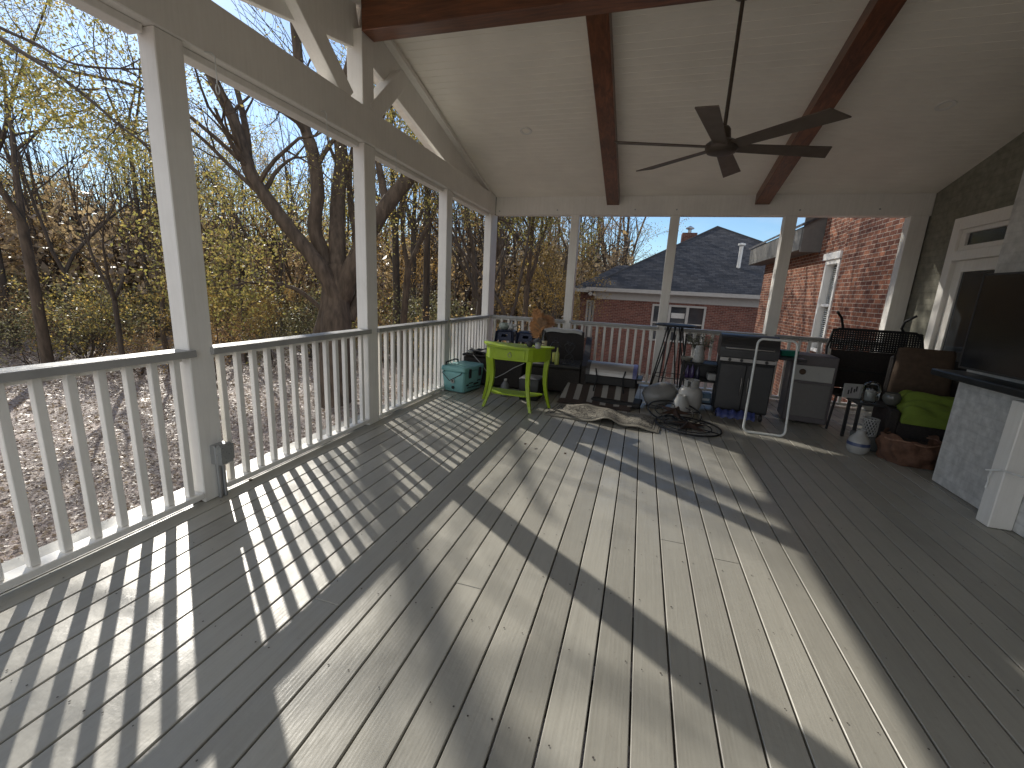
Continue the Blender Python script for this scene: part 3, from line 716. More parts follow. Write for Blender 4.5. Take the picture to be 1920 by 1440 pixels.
cw=cc+np.array(tuple(b0));keep=(~in_corridor(cw))|(nr.uniform(size=len(cw))<.28)
leafmesh('foliage',cc[keep],.085,L_OLIVE,big)
# a drooping leafy limb crossing the top of the left bay
tw=thing('overhanging_tree','dark leafless tree limbs reaching across the top of the nearest left bay','tree',tuple(at(-420,900,9)))
b0=Vector(tw.location);CULL=b0;bm=MB();tips=[];TS=1.0
limb([(-420,1100,9),(-420,900,9),(-400,500,8.8),(-330,250,8.6),(-200,120,8.3),(-60,60,8.0)],.25,.09,10,4,(3,3),1.4)
limb([(-200,120,8.3),(-80,40,8.0),(60,110,7.6),(160,180,7.4),(230,240,7.3),(290,280,7.2)],.07,.02,7,8,(3,3),1.0)
limb([(-300,200,8.5),(-120,30,8.0),(40,70,7.8),(140,120,7.6),(270,130,7.4)],.06,.02,7,8,(3,3),1.0)
bm.build('trunk',BARK2,tw)
cc=leaves_from(tips,5,.16,RB,.6);cw=cc+np.array(tuple(b0));keep=(~in_corridor(cw))|(nr.uniform(size=len(cw))<.1)
leafmesh('foliage',cc[keep],.08,L_OLIVE,tw)

CULL=None
# understorey shrubs
def shrub(name,label,seed,mat,rad,h,n,ls,group):
    R_=random.Random(seed);t=thing(name,label,'shrub',(0,0,0),0,group)
    mb=MB();tp=[]
    for k in range(9):
        a=R_.uniform(0,6.28);d=Vector((math.cos(a)*.6,math.sin(a)*.6,1)).normalized();grow(mb,tp,Vector((0,0,-.1)),d,.02,h*.62,0,R_,(4,3),.25,.05,.004,4,3)
    mb.build('stems',BARK2,t);leafmesh('foliage',leaves_from(tp,n,.13,R_,1),ls,mat,t);return t
SG='shrubs in the undergrowth of the wood'
sh=[shrub('undergrowth_shrub','glossy dark green shrub in the undergrowth',21,L_GREEN,1,2.4,9,.085,SG),
    shrub('undergrowth_shrub','brown leaved shrub in the undergrowth',22,L_RUST,1,2.0,7,.08,SG),
    shrub('undergrowth_shrub','olive green shrub in the undergrowth',23,L_OLIVE,1,2.6,8,.085,SG)]
first=[True]*3
for i in range(95):
    px=R2.uniform(-200,1070);D=R2.uniform(15,34) if i%3 else R2.uniform(20,30)
    if px>900: D=R2.uniform(13,30)
    x,y=gx(px,D);k=R2.choice((0,0,1,1,1,2));s=R2.uniform(.6,1.35);z=ground_z(x,y)
    if first[k]: first[k]=False;sh[k].location=(x,y,z);sh[k].scale=(s,s,s)
    else: dup(sh[k],(x,y,z),R2.uniform(0,6),None,(s,s,s))

# far-off wood: one mass of twigs and leaves
N=150000
az=nr.uniform(R(-22),R(78),N);dist=nr.uniform(34,95,N)
h=np.abs(nr.normal(0,1,N))*4.2
lump=np.sin(az*37)*1.5+np.sin(az*91+dist*.3)*1.0+np.sin(dist*.8+az*20)*1
x=-np.sin(az)*dist;y=np.cos(az)*dist
hm=np.where(az>R(5),7.6+lump,6.8+lump*.7);h=np.minimum(h,hm*nr.uniform(.75,1.15,N))
gz=np.array([ground_z(a,b) for a,b in zip(x,y)])
ok=(x<-.03*y) 
P=np.stack([x,y,gz+h],1)[ok];tint=np.clip(nr.normal(.45,.25,len(P))+(.2*np.sin(az[ok]*60)),0,.999)
leafmesh('distant_wood',P,.36+.004*dist[ok],L_BROWN,None,.2,.5,tint,kind='stuff')
N=5200;mb=MB()
for i in range(N//4):
    a=R2.uniform(R(-20),R(78));d_=R2.uniform(36,85);x=-math.sin(a)*d_;y=math.cos(a)*d_
    if x>-.03*y: continue
    z=ground_z(x,y);H=R2.uniform(7,15);r_=R2.uniform(.07,.17);lx=R2.gauss(0,.8);ly=R2.gauss(0,.8)
    mb.tube([(x,y,z-.2),(x+lx*.3,y+ly*.3,z+H*.5),(x+lx,y+ly,z+H)],[r_,r_*.7,r_*.2],4,caps=False)
    for q in range(7):
        f=R2.uniform(.3,.95);p=Vector((x+lx*f*.8,y+ly*f*.8,z+H*f));d3=Vector((R2.gauss(0,1),R2.gauss(0,1),R2.uniform(.3,1.3))).normalized()*R2.uniform(1.2,3.2)
        mb.tube([p,p+d3*.5+Vector((0,0,.1)),p+d3+Vector((0,0,.5))],[r_*.35,r_*.22,.015],3,caps=False)
mb.build('distant_trunks',BARK2,kind='stuff')
# leaf litter lying on the ground near the porch
N=110000
u=nr.uniform(0,1,N);d_=3+ (u**1.3)*26;a=nr.uniform(R(-12),R(100),N)
x=-2-np.sin(a)*d_;y=2+np.cos(a)*d_
P=np.stack([x,y,np.array([ground_z(i,j) for i,j in zip(x,y)])+.02],1)
leafmesh('leaf_litter',P,.045+.0028*d_,L_LITTER,None,.72,.6,None,kind='stuff')

# ------------------------------------------------------------------ neighbour's house
NY=22.0
nb=thing('brick_house','neighbouring red brick house with a dark hipped shingle roof, behind the back railing','house',(0,NY,0))
EZ=1.60   # eave height
X0=atY(1112,600,NY).x;X1=X0+13.2
TRIM=basic('eave_trim_paint',(.42,.41,.39),.5,var=.06)
def nl(p): return (p[0],p[1]-NY,p[2])
nwx=[(atY(1224,568,NY).x,atY(1326,568,NY).x),(atY(1083,568,NY).x+0,0)]
wx0,wx1=nwx[0];wz1=atY(1250,571,NY).z;wz0=wz1-1.75
mb=MB()
def nbox(a,b,bev=0): mb.box(nl(a),nl(b),None,bev)
nbox((X0,NY,-3),(wx0-.001,NY+9,EZ));nbox((wx0,NY,-3),(X1,NY+9,wz0));nbox((wx0,NY,wz1),(X1,NY+9,EZ));nbox((wx1,NY,wz0+.001),(X1,NY+9,wz1-.001));nbox((wx0,NY+.25,wz0+.001),(wx1-.001,NY+9,wz1-.001))
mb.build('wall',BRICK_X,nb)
def nwin(x0,x1,z0,z1,npan=2):
    m_=MB();w=.09
    for a,b in (((x0,NY-.05,z0),(x0+w,NY+.06,z1)),((x1-w,NY-.05,z0),(x1,NY+.06,z1)),((x0+w,NY-.05,z1-w),(x1-w,NY+.06,z1)),((x0+w,NY-.07,z0),(x1-w,NY+.06,z0+.07))): m_.box(nl(a),nl(b))
    for k in range(1,npan):
        xm=x0+(x1-x0)*k/npan;m_.box(nl((xm-.06,NY-.048,z0+.071)),nl((xm+.06,NY+.06,z1-w-.001)))
    for k in range(npan):
        a=x0+(x1-x0)*k/npan+.09;b=x0+(x1-x0)*(k+1)/npan-.09
        m_.box(nl((a,NY-.02,(z0+z1)/2-.03)),nl((b,NY+.05,(z0+z1)/2+.03)))
        m_.box(nl(((a+b)/2-.015,NY-.01,z0+.08)),nl(((a+b)/2+.015,NY+.04,(z0+z1)/2-.031)))
    o=m_.build('window',TRIM,nb)
    m2=MB();m2.box(nl((x0+.05,NY+.07,z0+.04)),nl((x1-.05,NY+.09,z1-.04)));m2.build('pane',WINGL,o)
    m3=MB();m3.box(nl((x0+(x1-x0)/3+.1,NY+.062,z1-.62)),nl((x0+(x1-x0)*2/3-.1,NY+.068,z1-.38)));m3.build('blind',flat('house_blind',(.6,.6,.58),.7),o)
nwin(wx0,wx1,wz0,wz1,3)
# eave: fascia, gutter, frieze
mb=MB();o_=.45
mb.box(nl((X0-o_,NY-o_,EZ+.02)),nl((X1+o_,NY-o_+.12,EZ+.20)),None,.01);mb.box(nl((X0-o_,NY-o_+.121,EZ+.02)),nl((X1+o_,NY+.001,EZ+.05)));mb.box(nl((X0-.02,NY-.03,EZ-.34)),nl((X1,NY-.001,EZ+.019)))
mb.box(nl((X0-o_,NY-o_+.12,EZ+.021)),nl((X0-o_+.1,NY+9,EZ+.20)))
mb.build('gutter',TRIM,nb)
pk=atY(1345,425,NY+5.4)
mb=MB();e=[(X0-o_,NY-o_,EZ+.2),(X1+o_,NY-o_,EZ+.2),(X1+o_,NY+11.5,EZ+.2),(X0-o_,NY+11.5,EZ+.2)]
cx=(X0+X1)/2
vs=[nl(p) for p in e]+[nl((pk.x,NY+5.4,pk.z)),nl((pk.x+.4,NY+6.2,pk.z))]
mb.add(vs,[(0,1,4),(1,2,5,4),(2,3,5),(3,0,4,5),(0,3,2,1)]);mb.build('roof',ROOF,nb)
# ridge caps
mb=MB();mb.tube([vs[0],vs[4]],.05,5);mb.tube([vs[1],vs[4]],.05,5);mb.build('hip_cap',flat('hip_shingle',(.06,.06,.065),.8),nb)
c0=atY(1280,436,NY+6);c1=atY(1306,452,NY+6)
mb=MB();mb.box(nl((c0.x,NY+6,1.9)),nl((c1.x,NY+6.9,c0.z)));ch=mb.build('chimney',BRICK_X,nb)
mb=MB();mb.lathe([(.10,0),(.10,.22),(.24,.26),(.24,.31),(.05,.42),(.001,.43)],12,c=nl(((c0.x+c1.x)/2,NY+6.4,c0.z)));mb.build('flue_cap',GALV,ch)
pp=atY(1386,492,NY+1.6)
mb=MB();mb.lathe([(.085,-.3),(.085,.75),(.17,.78),(.17,.86),(.001,.90)],14,c=nl(tuple(pp)));mb.build('vent_pipe',flat('vent_white',(.7,.7,.68),.5),nb)
# small flood lamp under the eave
fp=atY(1107,553,NY-.3);mb=MB();mb.sphere(nl((fp.x,NY-.25,EZ-.12)),.10);mb.sphere(nl((fp.x+.2,NY-.25,EZ-.14)),.09);mb.build('flood_lamp',flat('lamp_housing',(.5,.5,.48),.4),nb)
# rear wing, further back on the left
WY=NY+1.6;wl=atY(1085,600,WY).x;wr=X0
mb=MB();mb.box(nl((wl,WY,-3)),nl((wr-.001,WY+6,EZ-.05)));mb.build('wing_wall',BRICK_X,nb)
mb=MB();
a=wl+.35;bx=wr-.15;z1=EZ-.45
for p,q in (((a,WY-.05,-.9),(a+.1,WY-.001,z1)),((bx-.1,WY-.05,-.9),(bx,WY-.001,z1)),((a+.1,WY-.05,z1-.1),(bx-.1,WY-.001,z1)),(((a+bx)/2-.06,WY-.05,-.9),((a+bx)/2+.06,WY-.001,z1-.101))): mb.box(nl(p),nl(q))
wo=mb.build('window',TRIM,nb);mb=MB();mb.box(nl((a+.05,WY-.02,-.85)),nl((bx-.05,WY-.0015,z1-.05)));mb.build('pane',WINGL,wo)
mb=MB();mb.box(nl((wl-.4,WY-.4,EZ-.04)),nl((wr-.46,WY-.28,EZ+.14)));mb.build('wing_gutter',TRIM,nb)
rp=atY(1160,497,WY+3);rq=atY(1195,497,WY+3)
mb=MB();vs=[nl((wl-.4,WY-.4,EZ+.14)),nl((wr+2.5,WY-.4,EZ+.14)),nl((wr+2.5,WY+6.4,EZ+.14)),nl((wl-.4,WY+6.4,EZ+.14)),nl((rp.x,WY+3,rp.z)),nl((rq.x+2,WY+3,rp.z))]
mb.add(vs,[(0,1,5,4),(1,2,5),(2,3,4,5),(3,0,4),(0,3,2,1)]);mb.build('wing_roof',ROOF,nb)

# ------------------------------------------------------------------ own house brick wing on the right (sunlit side wall)
own=thing('brick_house_wing','sunlit red brick house wing with a slatted blind window, outside the last back bay','house',(3.7,YB,0))
def ol(p): return (p[0]-3.7,p[1]-YB,p[2])
mb=MB()
jy=10.35;wy0,wy1=10.42,11.15;wz0_,wz1_=.55,2.42
def ob(a,b,bev=0): mb.box(ol(a),ol(b),None,bev)
ob((3.70,YB+.2,-2.6),(6.5,jy,7.5));ob((3.78,jy+.001,-2.6),(6.5,wy0,7.4));ob((3.78,wy0+.001,-2.6),(6.5,wy1,wz0_));ob((3.78,wy0+.001,wz1_),(6.5,wy1,7.4));ob((3.90,wy0+.001,wz0_+.001),(6.5,wy1-.001,wz1_-.001));ob((3.78,wy1+.001,-2.6),(6.5,11.78,7.4));ob((3.78,11.781,-2.6),(6.5,16.5,3.0))
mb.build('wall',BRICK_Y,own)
mb=MB()
for a,b in (((3.70,wy0,wz0_),(3.86,wy0+.08,wz1_)),((3.70,wy1-.08,wz0_),(3.86,wy1,wz1_)),((3.70,wy0+.08,wz1_-.09),(3.86,wy1-.08,wz1_)),((3.68,wy0,wz0_-.06),(3.86,wy1,wz0_)),((3.66,wy0-.06,wz1_+.001),(3.80,wy1+.06,wz1_+.14)),((3.74,wy0+.08,1.45),(3.86,wy1-.08,1.51))): mb.box(ol(a),ol(b))
wo=mb.build('window',WHITE,own)
mb=MB();mb.box(ol((3.855,wy0+.05,wz0_+.03)),ol((3.86,wy1-.05,wz1_-.05)));mb.build('pane',WINGL,wo)
mb=MB();z=wz0_+.08
while z<wz1_-.12:
    mb.bar(ol((3.835,wy0+.085,z)),ol((3.835,wy1-.085,z)),.036,.004,up=(-.5,0,1));z+=.042
mb.build('blind',flat('slat_blind',(.62,.63,.60),.5),wo)
mb=MB();ez=3.0
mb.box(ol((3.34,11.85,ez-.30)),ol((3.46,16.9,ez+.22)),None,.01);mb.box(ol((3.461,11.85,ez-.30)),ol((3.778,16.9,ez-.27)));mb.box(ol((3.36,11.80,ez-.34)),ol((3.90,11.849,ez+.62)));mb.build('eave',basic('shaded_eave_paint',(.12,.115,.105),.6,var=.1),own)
mb=MB();vs=[ol((3.30,11.75,ez+.22)),ol((3.30,17.0,ez+.22)),ol((7.5,17.0,ez+2.6)),ol((7.5,11.75,ez+2.6)),ol((3.30,11.75,ez+.27)),ol((3.30,17.0,ez+.27)),ol((7.5,17.0,ez+2.65)),ol((7.5,11.75,ez+2.65))]
mb.add(vs,[(0,1,2,3),(7,6,5,4),(0,4,5,1),(1,5,6,2),(2,6,7,3),(3,7,4,0)]);mb.build('roof',ROOF,own)
# ------------------------------------------------------------------ things on the porch
def cyl(mb,c,r,z0,z1,n=20,b=.004):
    mb.lathe([(.001,z0),(r-b,z0),(r,z0+b),(r,z1-b),(r-b,z1),(.001,z1)],n,c=(c[0],c[1],0))
# outlet box + conduit on the post
t=thing('outlet_box','grey weatherproof electrical outlet box with conduit on the white post','outlet',(XL,1.945,0))
mb=MB();mb.box((.001,.0,.245),(.045,.095,.375),None,.005);mb.build('housing',GALV,t)
mb=MB();mb.box((.046,-.006,.238),(.088,.102,.382),None,.014);mb.build('cover',flat('outlet_cover',(.30,.31,.31),.3,.3),t)
mb=MB();mb.box((.02,.0955,.255),(.072,.118,.365),None,.006);mb.build('lid',GALV,t)
mb=MB();mb.tube([(.020,.030,.003),(.020,.030,.244)],.0125,10);mb.tube([(.020,.066,.003),(.020,.066,.244)],.0125,10);mb.build('conduit',GALV,t)

# cooler
t=thing('cooler','pale teal hard sided cooler with black latches and a round white badge','cooler',(-2.37,5.63,0),R(-10))
def frus(mb,w0,d0,w1,d1,z0,z1,b=.02,n=4):
    def ring(w,d,z):
        pts=[];r=b*1.6
        for cx,cy,a0 in ((w/2-r,d/2-r,0),(-w/2+r,d/2-r,90),(-w/2+r,-d/2+r,180),(w/2-r,-d/2+r,270)):
            for k in range(n+1):
                a=R(a0+90*k/n);pts.append((cx+r*math.cos(a),cy+r*math.sin(a),z))
        return pts
    rr=[ring(w0-b,d0-b,z0),ring(w0,d0,z0+b*.6),ring(w1,d1,z1-b*.6),ring(w1-b,d1-b,z1)]
    vs=sum(rr,[]);m=len(rr[0]);fs=[tuple(reversed(range(m))),tuple(range(3*m,4*m))]
    for i in range(3):
        for k in range(m): fs.append((i*m+k,i*m+(k+1)%m,(i+1)*m+(k+1)%m,(i+1)*m+k))
    mb.add(vs,fs,True)
mb=MB();frus(mb,.33,.47,.385,.53,.012,.30);mb.build('body',TEAL,t)
mb=MB();frus(mb,.405,.55,.395,.54,.303,.375,.022);mb.box((-.13,-.2,.372),(.13,.2,.381),None,.004);mb.build('lid',TEAL,t)
for y in (-.13,.13):
    mb=MB();mb.box((.192,y-.028,.215),(.212,y+.028,.345),None,.006);mb.build('latch',BLACKP,t)
mb=MB();mb.tube([(-.14,-.255,.30),(-.15,-.30,.28),(0,-.345,.19),(.15,-.30,.28),(.14,-.255,.30)],.006,7);mb.build('rope_handle',BLACKP,t)
mb=MB();mb.tube([(-.16,.10,.378),(-.155,.10,.41),(-.13,.0,.435),(-.13,-.12,.43),(-.155,-.2,.41),(-.16,-.2,.378)],.011,8);mb.build('carry_handle',BLACKP,t)
Mx=Matrix.Translation((0,-.262,.17))@Matrix.Rotation(PI/2+.08,4,'X')
mb=MB();mb.lathe([(.001,.008),(.032,.008),(.034,.003)],24,Mx);bd=mb.build('badge',CERAM,t)
mb=MB();mb.prism([(-.013,.014),(0,.019),(.013,.014),(.011,-.006),(0,-.018),(-.011,-.006)],.0085,.0105,Mx);mb.build('shield_mark',BLACKP,bd)
mb=MB();mb.lathe([(.001,.012),(.020,.012),(.022,.002)],20,Matrix.Translation((0,-.250,.075))@Matrix.Rotation(PI/2+.08,4,'X'));mb.build('drain_plug',BLACKP,t)
mb=MB();Ms=Matrix.Translation((.186,0,0))
for (a,b_,c_,d_) in ((-.19,.11,.05,.018),(-.12,.13,.09,.012),(.0,.10,.12,.02),(-.16,.07,.2,.010),(.10,.14,.08,.014),(.06,.06,.12,.01)): mb.box((-.006,a,b_),(.0045,a+c_,b_+d_),Ms)
mb.build('side_graphic',BLACKP,t)

# lime console table
t=thing('console_table','lime green half round console table with curved legs, one drawer and a low shelf','table',(-1.46,5.10,0),R(-3))
top=[(-.47,.16),(-.47,.12),(-.42,.03),(-.32,-.13),(-.25,-.19),(-.10,-.215),(.10,-.215),(.25,-.19),(.32,-.13),(.42,.03),(.47,.12),(.47,.16)]
apr=[(-.43,.15),(-.39,.03),(-.28,-.13),(-.23,-.165),(.23,-.165),(.28,-.13),(.39,.03),(.43,.15)]
mb=MB();mb.prism(top,.765,.787);mb.build('table_top',LIME,t)
mb=MB();mb.prism(apr,.61,.764);ap=mb.build('apron',LIME,t)
dr=MB();dr.box((-.19,-.174,.632),(.19,-.1655,.745),None,.003);do=dr.build('drawer',LIME,t)
mb=MB();mb.tube([(.022*math.cos(a),-.186,.68+.026*math.sin(a)) for a in np.linspace(0,2*PI,17)[:-1]],.0035,6,closed=True);mb.sphere((0,-.180,.708),.009);mb.build('ring_pull',flat('pewter',(.35,.33,.28),.35,.9),do)
for lx,ly,ox,oy in ((-.25,-.15,-.06,-.06),(.25,-.15,.06,-.06),(-.40,.12,-.06,.02),(.40,.12,.06,.02)):
    mb=MB();P=[];
    for i in range(9):
        f=i/8;bow=math.sin(f*PI*2)*.028+ (f**2)*.045
        P.append((lx+ox*(-math.sin(f*PI)*.45+f**2*1.0)+ (0),ly+oy*(-math.sin(f*PI)*.45+f**2*1.0),.62*(1-f)+.003))
    rad=[.030-.014*(i/8) for i in range(9)]
    # square-section leg
    vs=[];fs=[]
    for (x,y,z),r_ in zip(P,rad):
        for a,b_ in ((-1,-1),(1,-1),(1,1),(-1,1)): vs.append((x+a*r_,y+b_*r_,z))
    for i in range(8):
        for k in range(4): fs.append((i*4+k,(i+1)*4+k,(i+1)*4+(k+1)%4,i*4+(k+1)%4))
    fs+=[(0,1,2,3),(35,34,33,32)]
    mb.add(vs,fs);mb.build('leg',LIME,t)
mb=MB();mb.prism([(x*.84,y*.80) for x,y in apr],.165,.182);mb.build('shelf',LIME,t)
# small things on the table
mb=MB();mb.sphere((-1.245,4.99,.83),.042,(1,1,.95));tag(mb.build('candle_ball',flat('charcoal_ball',(.04,.04,.045),.7)),'small charcoal ball on the green table, left of the white jar','ornament')
mb=MB();mb.sphere((-1.165,5.06,.845),.055,(1,1,.95));tag(mb.build('candle_ball',flat('dark_grey_ball',(.07,.07,.07),.7)),'larger dark grey ball on the green table, behind the white jar','ornament')
t=thing('candle_jar','small white lidded jar at the front of the green table','jar',(-1.135,4.955,.789))
mb=MB();mb.lathe([(.001,0),(.028,0),(.034,.01),(.036,.045),(.030,.055)],20);mb.build('jar',CERAM,t)
mb=MB();mb.lathe([(.033,.056),(.035,.062),(.001,.072)],20);mb.build('lid',flat('jar_lid',(.30,.33,.20),.4),t)

# dark wicker armchair full of lanterns and bottles
t=thing('wicker_armchair','dark brown wicker armchair loaded with lanterns and bottles beside the green table','armchair',(-1.12,6.35,0),R(4))
def wick(mb,a,b_,bev=.02): mb.box(a,b_,None,bev)
mb=MB();wick(mb,(-.37,-.42,.06),(.37,.26,.40));mb.build('seat_base',DARKW,t)
mb=MB();
vs=[(-.37,.27,.06),(.37,.27,.06),(.37,.38,.06),(-.37,.38,.06),(-.33,.36,.86),(.33,.36,.86),(.33,.46,.86),(-.33,.46,.86)]
mb.add(vs,[(0,3,2,1),(4,5,6,7),(0,1,5,4),(1,2,6,5),(2,3,7,6),(3,0,4,7)]);mb.build('backrest',DARKW,t)
for s in (1,):
    mb=MB();vs=[(.375,-.42,.06),(.46,-.42,.06),(.46,.30,.06),(.375,.30,.06),(.375,-.42,.46),(.46,-.42,.46),(.46,.36,.80),(.375,.36,.80)]
    mb.add(vs,[(0,3,2,1),(4,5,6,7),(0,1,5,4),(1,2,6,5),(2,3,7,6),(3,0,4,7)]);mb.build('arm',DARKW,t)
mb=MB();mb.grid(lambda u,v:(-.30+.60*u,.33+.14*v,.875+.035*math.sin(u*PI)+.012*math.sin(u*9)-.03*(abs(v-.5)*2)**3),14,6,True,.03);mb.build('top_cushion',CERAM,t)
mb=MB();mb.box((-.36,-.43,.402),(.36,.25,.44),None,.015);mb.build('seat_cushion',basic('charcoal_seat_fabric',(.04,.038,.036),.9,var=.2,vscale=30,bs=.3),t)
for x in (-.34,.34):
    for y in (-.39,.35):
        m_=MB();m_.box((x-.02,y-.02,.002),(x+.02,y+.02,.058));m_.build('foot',BLACK,t)
# lantern
t=thing('candle_lantern','black metal candle lantern with a sloping roof and a yellow candle on the wicker armchair','lantern',(-1.14,6.12,.444),R(12))
mb=MB();mb.prism([(-.075,-.075),(.075,-.075),(.075,.075),(-.075,.075)],0,.012);
for a in (-.07,.07):
    for b_ in (-.07,.07): mb.box((a-.006,b_-.006,.012),(a+.006,b_+.006,.22))
mb.build('cage',BLACK,t)
mb=MB();mb.add([(-.085,-.085,.222),(.085,-.085,.222),(.085,.085,.222),(-.085,.085,.222),(-.045,-.045,.30),(.045,-.045,.30),(.045,.045,.30),(-.045,.045,.30)],[(0,3,2,1),(4,5,6,7),(0,1,5,4),(1,2,6,5),(2,3,7,6),(3,0,4,7)]);mb.box((-.02,-.02,.301),(.02,.02,.325));mb.tube([(.03*math.cos(a),0,.345+.03*math.sin(a)) for a in np.linspace(0,2*PI,13)[:-1]],.003,5,closed=True);mb.build('roof',BLACK,t)
mb=MB();cyl(mb,(0,0),.038,.013,.15);mb.build('candle',flat('yellow_wax',(.62,.60,.16),.5),t)
mb=MB();cyl(mb,(-1.235,6.0),.026,.444,.60,18);tag(mb.build('glass_bottle',flat('frosted_bottle',(.55,.60,.55),.25)),'frosted pale bottle standing left of the black lantern','bottle')
mb=MB();mb.lathe([(.001,0),(.030,0),(.032,.01),(.032,.15),(.012,.20),(.012,.24),(.001,.24)],18,c=(-1.08,5.99,.444));tag(mb.build('glass_bottle',flat('green_yellow_bottle',(.34,.38,.10),.2)),'yellow green bottle standing in front of the black lantern','bottle')
# scroll sculpture
t=thing('scroll_ornament','dark iron scrollwork candle ornament at the right of the lantern','ornament',(-.93,6.12,.444))
mb=MB()
for s in (-1,1):
    mb.tube([(s*.02,0,.0),(s*.07,0,.05),(s*.05,0,.12),(s*.0,0,.15),(s*.05,0,.21),(s*.075,0,.27),(s*.03,0,.31),(s*.005,0,.27)],.007,7)
mb.tube([(-.03,.01,.02),(.05,.01,.12),(-.02,.01,.2),(.03,.01,.3),(-.05,.0,.33)],.007,7);mb.build('scrolls',GREYP,t)
mb=MB();mb.prism([(-.09,-.05),(.09,-.05),(.09,.05),(-.09,.05)],0,.006);mb.build('base',GREYP,t)
# wine bottle w/ cream label
t=thing('wine_bottle','dark bottle with a cream label standing behind the green table','bottle',(-1.36,6.32,.444))
mb=MB();mb.lathe([(.001,0),(.048,0),(.05,.01),(.05,.30),(.02,.37),(.018,.44),(.001,.445)],20);mb.build('bottle',flat('dark_bottle_glass',(.02,.015,.01),.12),t)
mb=MB();mb.lathe([(.0512,.14),(.0512,.29)],20);lb=mb.build('paper_label',CREAM,t)
mb=MB();
for zz,ww in ((.25,.02),(.215,.026),(.18,.018)):
    mb.box((-ww,-.0535,zz-.006),(ww,-.0522,zz+.006))
mb.build('label_print',flat('label_brown_ink',(.10,.06,.03),.7),lb)
mb=MB();mb.lathe([(.001,0),(.035,0),(.037,.01),(.037,.16),(.014,.21),(.014,.26),(.001,.26)],18,c=(-1.50,6.25,.30));
# dark side table / storage ottoman under and left of the green table
t=thing('storage_trunk','black wicker storage trunk behind the cooler and green table','trunk',(-2.02,6.35,0))
mb=MB();mb.box((-.50,-.36,.02),(.44,.30,.44),None,.02);mb.build('body',DARKW,t)
mb=MB();mb.box((-.52,-.38,.443),(.46,.32,.475),None,.012);mb.build('lid',DARKW,t)
mb=MB();mb.grid(lambda u,v:(-2.47+.30*u,6.02+.26*v,.50+.045*math.sin(u*7+v*3)*math.sin(v*PI)+.03*math.sin(u*PI)),14,10,True,.02);tag(mb.build('folded_cloth',basic('black_cloth',(.03,.03,.032),.8,var=.2,vscale=20,bs=.3)),'crumpled black cloth on the trunk behind the cooler','cloth')
mb=MB();mb.sphere((-2.43,6.02,.505),.05,(1.1,.8,.5));tag(mb.build('white_bowl',CERAM),'small upturned white dish on the trunk edge above the cooler','dish')
mb=MB();mb.tube([(-2.36,5.97,.47),(-2.22,5.93,.36),(-2.08,5.90,.22),(-1.96,5.9,.17),(-1.84,5.9,.24),(-1.70,5.93,.34),(-1.55,5.96,.42)],.006,6);tag(mb.build('trailing_cable',flat('grey_cable',(.4,.4,.4),.6)),'thin grey cable drooping across the front of the black trunk','cable')
t=thing('plastic_bottle','grey plastic jug with a white cap under the green table','bottle',(-1.70,5.55,0))
mb=MB();mb.lathe([(.001,.003),(.055,.003),(.06,.015),(.06,.15),(.03,.20),(.02,.22)],18);mb.build('bottle',flat('smoke_plastic',(.14,.14,.15),.35),t)
mb=MB();mb.lathe([(.022,.221),(.022,.245),(.001,.246)],14);mb.build('cap',CERAM,t)
mb=MB();frus(mb,.26,.34,.28,.36,.004,.30,.012);o=mb.build('black_toolbox',BLACKP);o.location=(-1.34,5.62,0);tag(o,'black plastic box standing on the deck behind the right table leg','box')

# navy stools
def stool(x,y,rz,lab):
    t=thing('metal_stool',lab,'stool',(x,y,0),rz,'navy metal bar stools')
    mb=MB();frus(mb,.30,.30,.27,.27,.76,.79,.02);mb.box((-.05,-.012,.7895),(.05,.012,.7915));mb.build('seat',NAVY,t)
    mb=MB()
    for s,ax in ((1,0),(-1,0),(1,1),(-1,1)):
        for a,b_ in ((-.13,-.05),(.05,.13)):
            if ax==0: mb.add([(a,s*.142,.76),(b_,s*.142,.76),(b_+(.0),s*.160,.62),(a,s*.160,.62)],[(0,1,2,3)])
            else: mb.add([(s*.142,a,.76),(s*.142,b_,.76),(s*.160,b_,.62),(s*.160,a,.62)],[(0,1,2,3)])
        if ax==0: mb.add([(-.05,s*.142,.76),(.05,s*.142,.76),(.05,s*.1465,.725),(-.05,s*.1465,.725)],[(0,1,2,3)]);mb.add([(-.05,s*.152,.68),(.05,s*.152,.68),(.05,s*.160,.62),(-.05,s*.160,.62)],[(0,1,2,3)])
        else: mb.add([(s*.142,-.05,.76),(s*.142,.05,.76),(s*.1465,.05,.725),(s*.1465,-.05,.725)],[(0,1,2,3)]);mb.add([(s*.152,-.05,.68),(s*.152,.05,.68),(s*.160,.05,.62),(s*.160,-.05,.62)],[(0,1,2,3)])
    mb.build('skirt',NAVY,t)
    for sx in (-1,1):
        for sy in (-1,1):
            mb=MB();mb.bar((sx*.135,sy*.135,.77),(sx*.205,sy*.205,.003),.045,.018,up=(sx,-sy,0),bev=.003);mb.bar((sx*.128,sy*.128,.77),(sx*.198,sy*.198,.003),.014,.05,up=(sx,-sy,0));mb.build('leg',NAVY,t)
    for sx,sy in ((1,1),(-1,1)):
        mb=MB();mb.bar((sx*.18,sy*.18,.26),(-sx*.18,-sy*.18,.26),.02,.012);mb.build('brace',NAVY,t)
    return t
stool(-2.16,6.98,R(4),'navy metal bar stool nearest the corner post, with a glass bowl on its seat')
stool(-1.77,6.98,R(-5),'navy metal bar stool between the other stool and the orange dried palm, empty seat')
mb=MB();mb.lathe([(.001,.0),(.05,.0),(.085,.03),(.095,.07),(.08,.11),(.077,.11),(.09,.07),(.08,.034),(.048,.006),(.001,.006)],24,c=(-2.20,6.96,.793));tag(mb.build('glass_bowl',flat('pale_green_glass',(.33,.38,.34),.12)),'pale green glass bowl on the left navy stool','bowl')
